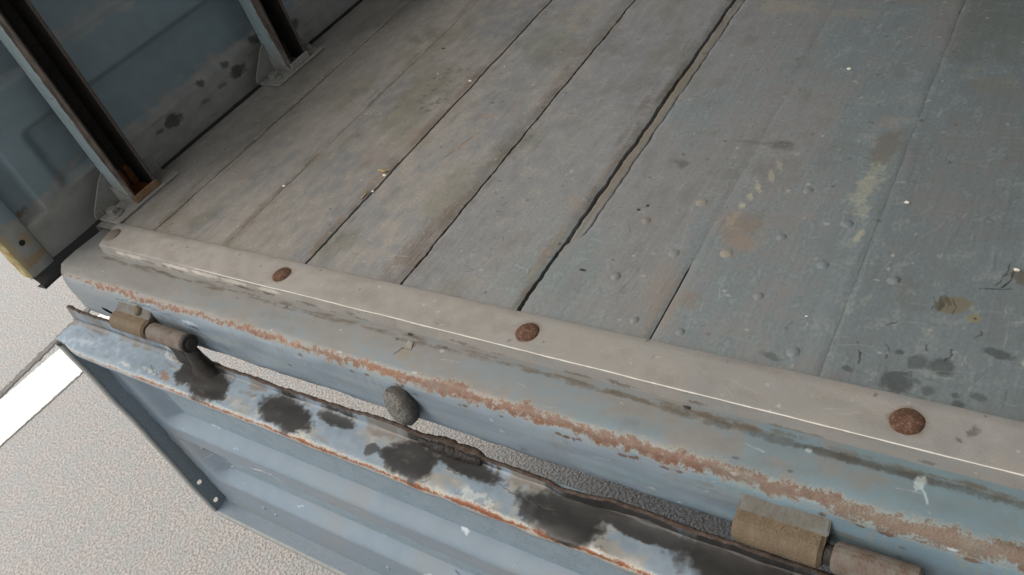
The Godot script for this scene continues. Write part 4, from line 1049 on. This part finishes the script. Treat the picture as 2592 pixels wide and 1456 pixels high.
	var lpf := func(i: int, j: int):
		var p: Vector3 = lf.call(6, j)
		var q: Vector2 = [Vector2(0.0015, -0.0016), Vector2(0.0008, 0.0012), Vector2(-0.002, 0.0018), Vector2(-0.0115, 0.0018), Vector2(-0.0135, 0.0008), Vector2(-0.0135, -0.004), Vector2(-0.012, -0.0056)][i]
		return p + Vector3(q.x, 0, q.y + 0.001 * noise_b.get_noise_2d(p.y * 900.0, 70.0))
	grid(lp, 6, 60, lpf, func(p: Vector3, _i: int, _j: int): return Vector2(p.x, p.y))
	put("lip", lp, M.lip, side)
	# bottom flange and its turned edge
	var bf := start()
	var bff := func(i: int, j: int):
		var x := -0.062 + (BED_R + 0.06) * j / 200.0
		var q: Vector2 = [Vector2(0.122, -0.549), Vector2(0.130, -0.550), Vector2(0.145, -0.552), Vector2(0.155, -0.553), Vector2(0.1575, -0.5535), Vector2(0.1590, -0.555), Vector2(0.1592, -0.562), Vector2(0.1575, -0.566), Vector2(0.152, -0.567)][i]
		return Vector3(x, q.y + 0.0006 * noise_b.get_noise_2d(x * 700.0, i * 20.0), q.x)
	grid(bf, 3, 200, bff, func(p: Vector3, _i: int, _j: int): return Vector2(p.x, p.y), true)
	var bottom := put("bottom_flange", bf, M.bottom, gate)
	var bl := start()
	var blf := func(i: int, j: int): return bff.call(i + 3, j)
	grid(bl, 5, 200, blf, func(p: Vector3, _i: int, _j: int): return Vector2(p.x, p.y), true)
	put("lip", bl, M.lip, bottom)
	# outer skin behind
	var sk := start()
	box(sk, Vector3(-0.045, -0.565, 0.106), Vector3(BED_R, -0.102, 0.111))
	put("outer_skin", sk, M.blue, gate)

# ------------------------------------------------------------------ hinges and buffer
func arc_pts(cz: float, cy: float, r: float, a0: float, a1: float, n: int) -> Array:
	var o: Array = []
	for k in n + 1:
		var a := deg_to_rad(lerpf(a0, a1, float(k) / n))
		o.append(Vector2(cz + cos(a) * r, cy + sin(a) * r))
	return o

func build_hinges():
	var k := 0
	for s in [[0.100, 0.174, 0.180, 0.256, -0.047, 0.0120], [0.934, 1.000, 1.006, 1.064, -0.046, 0.0122]]:
		var hinge := hold("hinge", truck)
		hinge.set_meta("label", "left hinge, oily at its end" if k == 0 else "right hinge with a yellowed knuckle")
		var cy: float = s[4]; var r: float = s[5]; var cz := 0.1185
		# knuckle welded to the sill
		var a := start()
		var pts: Array = [Vector2(0.1025, cy - r * 0.8), Vector2(0.1025, cy + r * 1.1)]
		pts.append_array(arc_pts(cz, cy, r, 80, -100, 12))
		prism_x(a, pts, s[0], s[1], 0.003)
		put("sill_knuckle", a, M.knuckle, hinge)
		var pl := start()
		prism_x(pl, [Vector2(0.1, cy + r * 1.7), Vector2(0.1052, cy + r * 1.45), Vector2(0.1090, cy + r * 1.16), Vector2(0.1125, cy + r * 1.02), Vector2(0.1100, cy + r * 0.8), Vector2(0.1, cy + r * 0.8)], s[0] + 0.002, s[1] + 0.001, 0.0015)
		put("weld_plate", pl, M.sill_dust, hinge)
		# knuckle on the tailgate, with the tongue that carries it
		var b := start()
		prism_x(b, arc_pts(cz, cy, r * 0.97, 0, 340, 17), s[2], s[3], 0.0025)
		put("gate_knuckle", b, M.knuckle_grey, hinge)
		var tg := start()
		prism_x(tg, [Vector2(0.1105, SHELF_Y - 0.002), Vector2(0.1085, cy), Vector2(0.1225, cy - r * 0.5), Vector2(0.1195, SHELF_Y + 0.016), Vector2(0.1215, SHELF_Y - 0.001)], s[2] + 0.010, s[3] - (0.030 if k == 0 else 0.006), 0.006)
		put("tongue", tg, M.oily if k == 0 else M.knuckle_grey, hinge)
		var pin := start()
		prism_x(pin, arc_pts(cz, cy, r * 0.62, 0, 330, 11), s[1] - 0.004, s[3] + 0.004, 0.002)
		put("pin", pin, M.oily, hinge)
		if k == 0:
			var en := start()
			prism_x(en, arc_pts(cz, cy, r * 0.99, 0, 345, 23), s[3] - 0.006, s[3] + 0.0014, 0.001)
			put("end_face", en, M.oily, hinge)
			var gr := start()
			lathe(gr, [Vector2(0.0001, 0.030), Vector2(0.0075, 0.027), Vector2(0.0105, 0.016), Vector2(0.0115, 0.002), Vector2(0.0140, -0.012), Vector2(0.0190, -0.0215), Vector2(0.022, -0.024)], 18, Transform3D(Basis(Vector3(0, 1, 0), 0.4).scaled(Vector3(1.15, 1.0, 0.75)), Vector3(0.2465, SHELF_Y + 0.0225, 0.1195)), 0.22)
			put("grease", gr, M.oily, hinge, "black grease below the hinge's end")
			var nut := start()
			lathe(nut, [Vector2(0.0001, 0.004), Vector2(0.004, 0.0036), Vector2(0.0062, 0.002), Vector2(0.007, -0.001)], 14, Transform3D(Basis(Vector3(1, 0, 0), 0.9), Vector3(0.150, cy + r * 1.5, 0.1066)))
			put("rivet", nut, M.knuckle, hinge)
		k += 1
	# round rubber buffer between sill and gate
	var bu := start()
	var ax := Vector3(-0.28, 0.16, 0.95).normalized()
	var sx := ax.cross(Vector3.UP).normalized()
	var tf := Transform3D(Basis(sx, ax, sx.cross(ax)), Vector3(0.5875, -0.0465, 0.1135))
	lathe(bu, [Vector2(0.0001, 0.0), Vector2(0.0206, 0.0002), Vector2(0.0219, -0.0006), Vector2(0.0225, -0.003), Vector2(0.0222, -0.007), Vector2(0.0208, -0.011), Vector2(0.0001, -0.012)], 32, tf, 0.05)
	var buf := put("rubber_buffer", bu, M.rubber, null, "round cracked grey rubber buffer")
	var cp := start()
	lathe(cp, [Vector2(0.0001, 0.0072), Vector2(0.006, 0.0076), Vector2(0.0112, 0.0069), Vector2(0.0150, 0.0062), Vector2(0.0176, 0.0040), Vector2(0.0192, 0.0018), Vector2(0.0194, -0.0006)], 30, tf, 0.16)
	put("cracked_cap", cp, M.rubber_cap, buf)

# ------------------------------------------------------------------ left drop side
func side_x(y: float, z: float) -> float:
	# how far the sheet is pressed outwards, in metres
	var d := 0.0
	var ez := ss(0.006, -0.014, z)
	var e2 := 0.0
	if y < 0.2: e2 = ss(0.050, 0.064, y) * (1.0 - ss(0.141, 0.152, y))
	else: e2 = ss(0.206, 0.216, y) * (1.0 - ss(0.33, 0.34, y))
	d += 0.010 * ez * e2
	d += 0.016 * ss(0.0395, 0.0425, z) * ss(0.0455, 0.0480, y)
	return d

func build_side():
	var side := hold("drop_side", truck)
	side.set_meta("label", "raised left drop side, blue inside and dirty along the bottom")
	var st := start()
	var zz := PackedFloat32Array()
	var z := 0.0775
	while z > -0.7: zz.append(z); z -= 0.0035 if z > -0.05 else 0.012
	while z > BED_F: zz.append(z); z -= 0.1
	zz.append(BED_F)
	var f := func(i: int, j: int):
		var y := -0.014 + 0.414 * j / 138.0
		var p := zz[i]
		return Vector3(-0.080 - side_x(y, p) + 0.0008 * noise_b.get_noise_2d(p * 400.0, y * 600.0), y, p)
	grid(st, zz.size() - 1, 138, f, func(p: Vector3, _i: int, _j: int): return Vector2(pingpong((-p.z + 0.13) / 0.8, 1.0), (p.y + 0.03) / 0.43))
	put("panel", st, M.side, side)
	# rear upright of the frame: flat with a bolt hole, its end rusty and yellowed
	var up := start()
	var g := func(i: int, j: int):
		var y := -0.016 + 0.416 * j / 60.0
		var q: Vector2 = [Vector2(0.0745, -0.094), Vector2(0.0765, -0.0785), Vector2(0.079, -0.0765), Vector2(0.095, -0.0765), Vector2(0.111, -0.0765), Vector2(0.1145, -0.0775)][i]
		return Vector3(q.y + 0.0006 * noise_b.get_noise_2d(y * 900.0, i * 31.0), y, q.x + 0.0005 * noise_b.get_noise_2d(y * 1500.0, 5.0))
	grid(up, 5, 60, g, func(p: Vector3, _i: int, _j: int): return Vector2((-p.z + 0.13) / 0.8, (p.y + 0.03) / 0.43), true)
	var post := put("end_frame", up, M.side, side)
	var en := start()
	var h := func(i: int, j: int):
		var y := -0.016 + 0.416 * j / 60.0
		var q: Vector2 = [Vector2(0.1144, -0.0774), Vector2(0.1168, -0.0800), Vector2(0.1172, -0.09), Vector2(0.1165, -0.104), Vector2(0.112, -0.107)][i]
		return Vector3(q.y, y + 0.005 * ss(0.02, -0.016, y) * i * 0.3, q.x + 0.0014 * noise_b.get_noise_2d(y * 2600.0, i * 3.0))
	grid(en, 4, 60, h, func(p: Vector3, _i: int, _j: int): return Vector2(p.x, p.y), true)
	put("rusty_end", en, M.yellow, post, "yellowed rusty end of the side frame")
	# dark strip in the gap under the panel and outer skin behind it
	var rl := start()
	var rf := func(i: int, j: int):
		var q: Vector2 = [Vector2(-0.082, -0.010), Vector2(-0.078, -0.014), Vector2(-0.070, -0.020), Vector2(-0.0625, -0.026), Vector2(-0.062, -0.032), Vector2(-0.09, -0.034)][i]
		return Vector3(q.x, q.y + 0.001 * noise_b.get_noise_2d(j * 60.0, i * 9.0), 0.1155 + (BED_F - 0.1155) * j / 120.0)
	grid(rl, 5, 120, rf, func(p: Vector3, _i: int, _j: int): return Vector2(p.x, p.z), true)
	put("bottom_strip", rl, M.black, side, "dark strip along the bottom of the drop side")
	var sk := start()
	box(sk, Vector3(-0.112, -0.03, BED_F), Vector3(-0.107, 0.402, 0.110))
	put("outer_skin", sk, M.blue, side)
	var tp := start()
	box(tp, Vector3(-0.113, 0.398, BED_F), Vector3(-0.074, 0.412, 0.116), 0.003)
	put("top_rail", tp, M.blue, side)

# ------------------------------------------------------------------ posts
func build_posts():
	for k in 2:
		var z1: float = [-0.0425, -0.3955][k]      # rear flange
		var z0: float = z1 - 0.0425
		var post := hold("post", truck, Vector3(0, 0, 0))
		post.set_meta("label", "steel channel post nearest the rear corner, paint chipped along its edge" if k == 0 else "second steel channel post, farther along the drop side")
		var xb := -0.0520; var xf := -0.0045
		var top := 0.86
		# rear flange: painted outside with a ragged bare edge
		var t := Tex.new(64, 1024, Rect2(-0.056, 0.0, 0.056, 0.9), noise_b)
		for j in t.h:
			for i in t.w:
				var p := Vector2(t.x0 + i / t.sx, j / t.sy)
				var n2 := noise_a.get_noise_2d(p.x * 5000.0 + k * 900.0, p.y * 2600.0); var n3 := noise_c.get_noise_2d(i * 49.0, j * 49.0)
				var v := v3(rgb(146, 160, 160)) * (1.0 + 0.06 * n2 + 0.03 * n3)
				var edge := -0.0215 + 0.006 * ss(0.10, 0.0, p.y) + 0.0022 * noise_b.get_noise_2d(p.y * 3000.0, k * 77.0) + 0.0014 * noise_b.get_noise_2d(p.y * 14000.0, k * 7.0)
				if p.x > edge: v = v3(rgb(96, 84, 74)).lerp(v3(rgb(64, 56, 50)), ss(-0.3, 0.4, n2 + n3 * 0.5))
				elif p.x > edge - 0.0012 and noise_b.get_noise_2d(p.y * 2500.0, 40.0) > 0.0: v = v3(rgb(206, 206, 198))
				t.c[j * t.w + i] = v
				t.b[j * t.w + i] = 0.5 + 0.04 * n2 + (0.0 if p.x > edge else 0.2)
		for q in 7: t.stroke([Vector2(-0.05 + 0.004 * q, 0.07 + q * 0.11), Vector2(-0.022, 0.068 + q * 0.11)], 0.0016, rgb(40, 40, 40), 0.9, 0.5, 0.002)
		t.blot(-0.03, 0.02, 0.03, 0.03, 0, rgb(146, 142, 132), 0.8, 0.5, 0.5, 0.4)
		var pm := mat(0.55, t, 0.05)
		var st := start()
		var f := func(i: int, j: int):
			var y := 0.003 + top * j / 80.0
			var q: Vector2 = [Vector2(xb, z1 - 0.004), Vector2(xb + 0.001, z1 - 0.001), Vector2(xb + 0.004, z1), Vector2(-0.03, z1), Vector2(-0.02, z1), Vector2(xf - 0.001, z1), Vector2(xf, z1 - 0.001)][i]
			return Vector3(q.x + 0.0005 * noise_b.get_noise_2d(y * 900.0, i * 9.0 + k * 50.0), y, q.y)
		grid(st, 6, 80, f, func(p: Vector3, _i: int, _j: int): return Vector2((p.x + 0.056) / 0.056, p.y / 0.9), true)
		put("painted_flange", st, pm, post)
		var ri := start()
		box(ri, Vector3(xf - 0.0060, 0.003, z1 - 0.0034), Vector3(xf + 0.0006, top, z1 - 0.0006), 0.0006)
		box(ri, Vector3(xf - 0.0030, 0.003, z0 - 0.0004), Vector3(xf + 0.0006, top, z0 + 0.0040), 0.0006)
		put("bare_edge", ri, M.channel_edge, post, "bare brown edges of the channel")
		# web and inner faces, near-black
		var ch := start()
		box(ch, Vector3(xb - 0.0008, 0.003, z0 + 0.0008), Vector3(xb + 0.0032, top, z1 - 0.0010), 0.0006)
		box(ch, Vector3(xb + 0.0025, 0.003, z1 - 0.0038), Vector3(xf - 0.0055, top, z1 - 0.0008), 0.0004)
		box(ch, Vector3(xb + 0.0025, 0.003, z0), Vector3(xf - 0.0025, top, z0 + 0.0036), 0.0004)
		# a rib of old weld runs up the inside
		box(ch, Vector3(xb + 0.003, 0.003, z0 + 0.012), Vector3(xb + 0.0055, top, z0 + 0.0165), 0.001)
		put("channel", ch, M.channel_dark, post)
		# foot: base plate, front stop, rear plate with cut corners, bolts
		var foot := start()
		box(foot, Vector3(-0.0450, 0.0006, z0 - 0.0330), Vector3(0.0030, 0.0040, z1 + 0.0440), 0.0012)
		put("base_plate", foot, M.dusty, post)
		var stp := start()
		box(stp, Vector3(-0.0065, 0.0038, z0 - 0.001), Vector3(-0.0022, 0.0150, z1 + 0.001), 0.0012)
		put("front_stop", stp, M.rust_plate if k == 0 else M.dusty, post)
		if k == 0:
			var ru := start()
			box(ru, Vector3(xb + 0.0034, 0.0042, z0 + 0.0037), Vector3(-0.0068, 0.0085, z1 - 0.0039), 0.001)
			box(ru, Vector3(xb + 0.0033, 0.008, z0 + 0.0040), Vector3(xb + 0.0038, 0.040, z1 - 0.0042), 0.0002)
			put("rust_pocket", ru, M.pocket, post, "orange rust in the bottom of the channel")
		var rear := start()
		plate_x(rear, [Vector2(z1 + 0.042, 0.0), Vector2(z1 + 0.047, 0.007), Vector2(z1 + 0.045, 0.014), Vector2(z1 + 0.012, 0.046), Vector2(z1, 0.054), Vector2(z1 - 0.004, 0.0)], -0.0482, -0.0452)
		put("gusset", rear, M.gusset, post)
		var rear2 := start()
		plate_x(rear2, [Vector2(z0 + 0.004, 0.0), Vector2(z0 + 0.004, 0.034), Vector2(z0 - 0.022, 0.030), Vector2(z0 - 0.033, 0.024), Vector2(z0 - 0.040, 0.010), Vector2(z0 - 0.036, 0.0)], -0.0482, -0.0452)
		put("gusset", rear2, M.gusset, post)
		# welded wings that join post and base
		var wg := start()
		plate_z(wg, [Vector2(-0.046, 0.004), Vector2(-0.046, 0.030), Vector2(-0.030, 0.022), Vector2(-0.008, 0.007), Vector2(-0.006, 0.004)], z1 + 0.0004, z1 + 0.0034)
		put("weld", wg, M.dusty, post)
		for s in ([z1 + 0.0305] if k == 0 else [z1 + 0.0290, z0 - 0.018]):
			var hb := start()
			var c := Vector3(-0.0225, 0.004, s)
			lathe(hb, [Vector2(0.0001, 0.0036), Vector2(0.0125, 0.0036), Vector2(0.0135, 0.0020), Vector2(0.0135, -0.001)], 20, Transform3D(Basis(), c), 0.1)
			hexagon(hb, c + Vector3(0, 0.0030, 0), 0.0088, 0.0085, 0.4)
			put("hex_bolt", hb, M.gusset, post)

func hexagon(st: SurfaceTool, c: Vector3, r: float, h: float, turn: float):
	for i in 6:
		var a := TAU * i / 6.0 + turn; var b := TAU * (i + 1) / 6.0 + turn
		var p := Vector3(cos(a), 0, sin(a)); var q := Vector3(cos(b), 0, sin(b))
		var up := Vector3(0, h, 0); var e := Vector3(0, h - 0.0012, 0); var mid := c + up * 0.5
		quad(st, c + p * r, c + q * r, c + q * r + e, c + p * r + e, mid)
		quad(st, c + p * r + e, c + q * r + e, c + q * r * 0.87 + up, c + p * r * 0.87 + up, mid)
		face(st, c + p * r * 0.87 + up, c + q * r * 0.87 + up, c + up, mid)

func plate_x(st: SurfaceTool, pts: Array, x0: float, x1: float):   # outline of (z, y)
	prism_x(st, pts, x0, x1, 0.0008)

func plate_z(st: SurfaceTool, pts: Array, z0: float, z1: float):   # outline of (x, y)
	var mid := Vector2.ZERO
	for p in pts: mid += p / pts.size()
	var c := Vector3(mid.x, mid.y, (z0 + z1) * 0.5)
	for i in pts.size():
		var p: Vector2 = pts[i]; var q: Vector2 = pts[(i + 1) % pts.size()]
		quad(st, Vector3(p.x, p.y, z0), Vector3(q.x, q.y, z0), Vector3(q.x, q.y, z1), Vector3(p.x, p.y, z1), c)
		face(st, Vector3(p.x, p.y, z0), Vector3(q.x, q.y, z0), Vector3(mid.x, mid.y, z0), c)
		face(st, Vector3(p.x, p.y, z1), Vector3(q.x, q.y, z1), Vector3(mid.x, mid.y, z1), c)

# ------------------------------------------------------------------ the rest of the truck, outside the picture
func build_rest():
	var rs := start()
	box(rs, Vector3(BED_R + 0.02, -0.02, BED_F), Vector3(BED_R + 0.05, 0.41, 0.11), 0.004)
	put("right_drop_side", rs, M.blue)
	var hb := start()
	box(hb, Vector3(BED_L - 0.03, -0.02, BED_F - 0.05), Vector3(BED_R + 0.03, 0.75, BED_F - 0.005), 0.004)
	put("headboard", hb, M.blue)
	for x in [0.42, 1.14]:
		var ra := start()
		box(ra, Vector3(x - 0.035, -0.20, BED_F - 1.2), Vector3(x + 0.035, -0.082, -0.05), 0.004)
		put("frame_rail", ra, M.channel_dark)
	for x in [0.06, 1.52]:
		var ty := start()
		lathe(ty, [Vector2(0.16, -0.085), Vector2(0.27, -0.095), Vector2(0.315, -0.08), Vector2(0.325, -0.05), Vector2(0.325, 0.05), Vector2(0.315, 0.08), Vector2(0.27, 0.095), Vector2(0.16, 0.085)], 40, Transform3D(Basis(Vector3(0, 0, 1), PI * 0.5), Vector3(x, -FLOOR_Y + 0.325, -1.15)))
		var w := put("wheel", ty, M.tyre)
		var rm := start()
		lathe(rm, [Vector2(0.0001, 0.03), Vector2(0.06, 0.035), Vector2(0.10, 0.02), Vector2(0.15, 0.03), Vector2(0.165, 0.08), Vector2(0.165, -0.08), Vector2(0.0001, -0.06)], 32, Transform3D(Basis(Vector3(0, 0, 1), PI * 0.5), Vector3(x, -FLOOR_Y + 0.325, -1.15)))
		put("rim", rm, M.blue, w)

# ------------------------------------------------------------------ unseen roof and wall, added to shade and fill the truck
func build_added_roof():
	var sh := hold("added_roof", self, Vector3(1.4, 0, -2.0))
	sh.set_meta("label", "unseen grey roof on posts, added to shade the truck, open towards the rear and left")
	sh.set_meta("category", "added_shelter")
	var st := start()
	box(st, Vector3(-2.15, 2.75, -3.0), Vector3(3.0, 2.85, 2.35), 0.01)
	put("shade_slab", st, M.added_shelter, sh)
	var s2 := start()
	box(s2, Vector3(-0.45, 2.752, 2.352), Vector3(3.0, 2.848, 6.5), 0.01)
	put("shade_slab", s2, M.added_shelter, sh)  # second slab added to darken faces turned to the right
	var wl := start()
	box(wl, Vector3(0.95, 0.0, -2.9), Vector3(1.07, 1.35, 6.4), 0.01)
	put("bounce_wall", wl, M.bounce_white, sh)  # pale wall added to bounce fill light onto the drop side
	for p in [[-2.0, -2.9], [2.5, -2.9], [2.5, 6.3]]:
		var po := start()
		box(po, Vector3(p[0] - 0.06, 0.0, p[1] - 0.06), Vector3(p[0] + 0.06, 2.75, p[1] + 0.06), 0.006)
		put("post", po, M.added_shelter, sh)  # these posts only carry the added roof

# ------------------------------------------------------------------ crumbs, straw and grit lying on the floor
func build_litter():
	var rg := RandomNumberGenerator.new(); rg.seed = 13
	var spots := [
		[0.3699, -0.3892, 0.0030, "white crumb", "white crumb beside the far end of the reddish plank joint"],
		[0.8734, -0.4432, 0.0030, "white crumb", "white crumb alone on the far blue-grey planks"],
		[0.9809, -0.2217, 0.0026, "white crumb", "white crumb right of the cream flaked paint patch"],
		[0.2279, -0.1238, 0.0028, "white crumb", "white crumb lying on the third plank joint from the drop side"],
		[0.3795, -0.1376, 0.0022, "white crumb", "white crumb in the joint just nearer than the straw"],
		[0.3751, -0.1696, 0.0032, "white crumb", "white crumb at the joint beside the broken straw"],
		[1.0777, -0.152, 0.0026, "white crumb", "white crumb on the bare knot at the floor's right edge"],
		[0.9368, -0.0618, 0.0013, "white crumb", "tiny white speck on the floor above the strip's third bolt"],
		[0.30, -0.405, 0.0014, "white crumb", "tiny pale speck beside the cluster of dark spots"],
		[0.405, -0.43, 0.0013, "white crumb", "tiny pale speck on the far middle planks"]]
	for s in spots:
		var st := start()
		var r: float = s[2] * 0.8
		lathe(st, [Vector2(0.0001, r * 1.1), Vector2(r * 0.6, r * 0.9), Vector2(r, r * 0.4), Vector2(r * 0.9, 0.0), Vector2(r * 0.5, -0.0012)], 9, Transform3D(Basis(Vector3(0, 1, 0), rg.randf() * 6.0).scaled(Vector3(1.3, 0.8, 0.8)), Vector3.ZERO), 0.7)
		var o := put("crumb", st, M.crumb, self)
		o.position = Vector3(s[0], FLOOR_Y + 0.0004, s[1])
		o.set_meta("label", s[4]); o.set_meta("category", "crumb"); o.set_meta("group", "crumbs scattered on the plank floor")
	for s in [[0.358, -0.178, 0.373, -0.1755, 0.0013, "short pale straw lying across the reddish plank joint"], [0.373, -0.1215, 0.3735, -0.136, 0.0009, "thin straw standing along the plank joint near the strip"], [0.366, -0.1745, 0.377, -0.180, 0.0011, "pale broken straw crossing another straw at the joint"]]:
		var st := start()
		var a := Vector3(s[0], 0, s[1]); var b := Vector3(s[2], 0.0012, s[3])
		var d := b - a
		var y := d.normalized(); var x := Vector3.UP.cross(y).normalized()
		var l := d.length(); var r: float = s[4]
		lathe(st, [Vector2(0.0001, 0.0), Vector2(r, 0.0002), Vector2(r * 0.9, l * 0.5), Vector2(r * 0.7, l), Vector2(0.0001, l + 0.0002)], 8, Transform3D(Basis(x, y, x.cross(y)), Vector3.ZERO), 0.2)
		var o := put("straw", st, M.straw, self)
		o.position = Vector3(s[0], FLOOR_Y + 0.0014, s[1])
		o.set_meta("label", s[5]); o.set_meta("category", "straw"); o.set_meta("group", "straws on the plank floor")
	for s in [[0.7167, -0.069, "dark twiggy fleck near the splintered joint's front end"], [0.262, -0.475, "small dark fleck on the far left planks"], [0.575, 0.0505, "dark grit grain at the foot of the trim strip"], [0.873, 0.0515, "dark grit grain on the sill right of the flaked paint"]]:
		var st := start()
		var r := 0.0018
		lathe(st, [Vector2(0.0001, r), Vector2(r * 0.7, r * 0.8), Vector2(r, r * 0.2), Vector2(r * 0.6, -0.001)], 8, Transform3D(Basis(Vector3(0, 1, 0), 0.6 + s[0] * 9.0).scaled(Vector3(2.0, 0.8, 0.8)), Vector3.ZERO), 0.6)
		var o := put("grit", st, M.grit, self)
		o.position = Vector3(s[0], FLOOR_Y + (0.0004 if s[1] < 0.0 else -0.0090), s[1])
		o.set_meta("label", s[2]); o.set_meta("category", "grit"); o.set_meta("group", "dark flecks on truck")
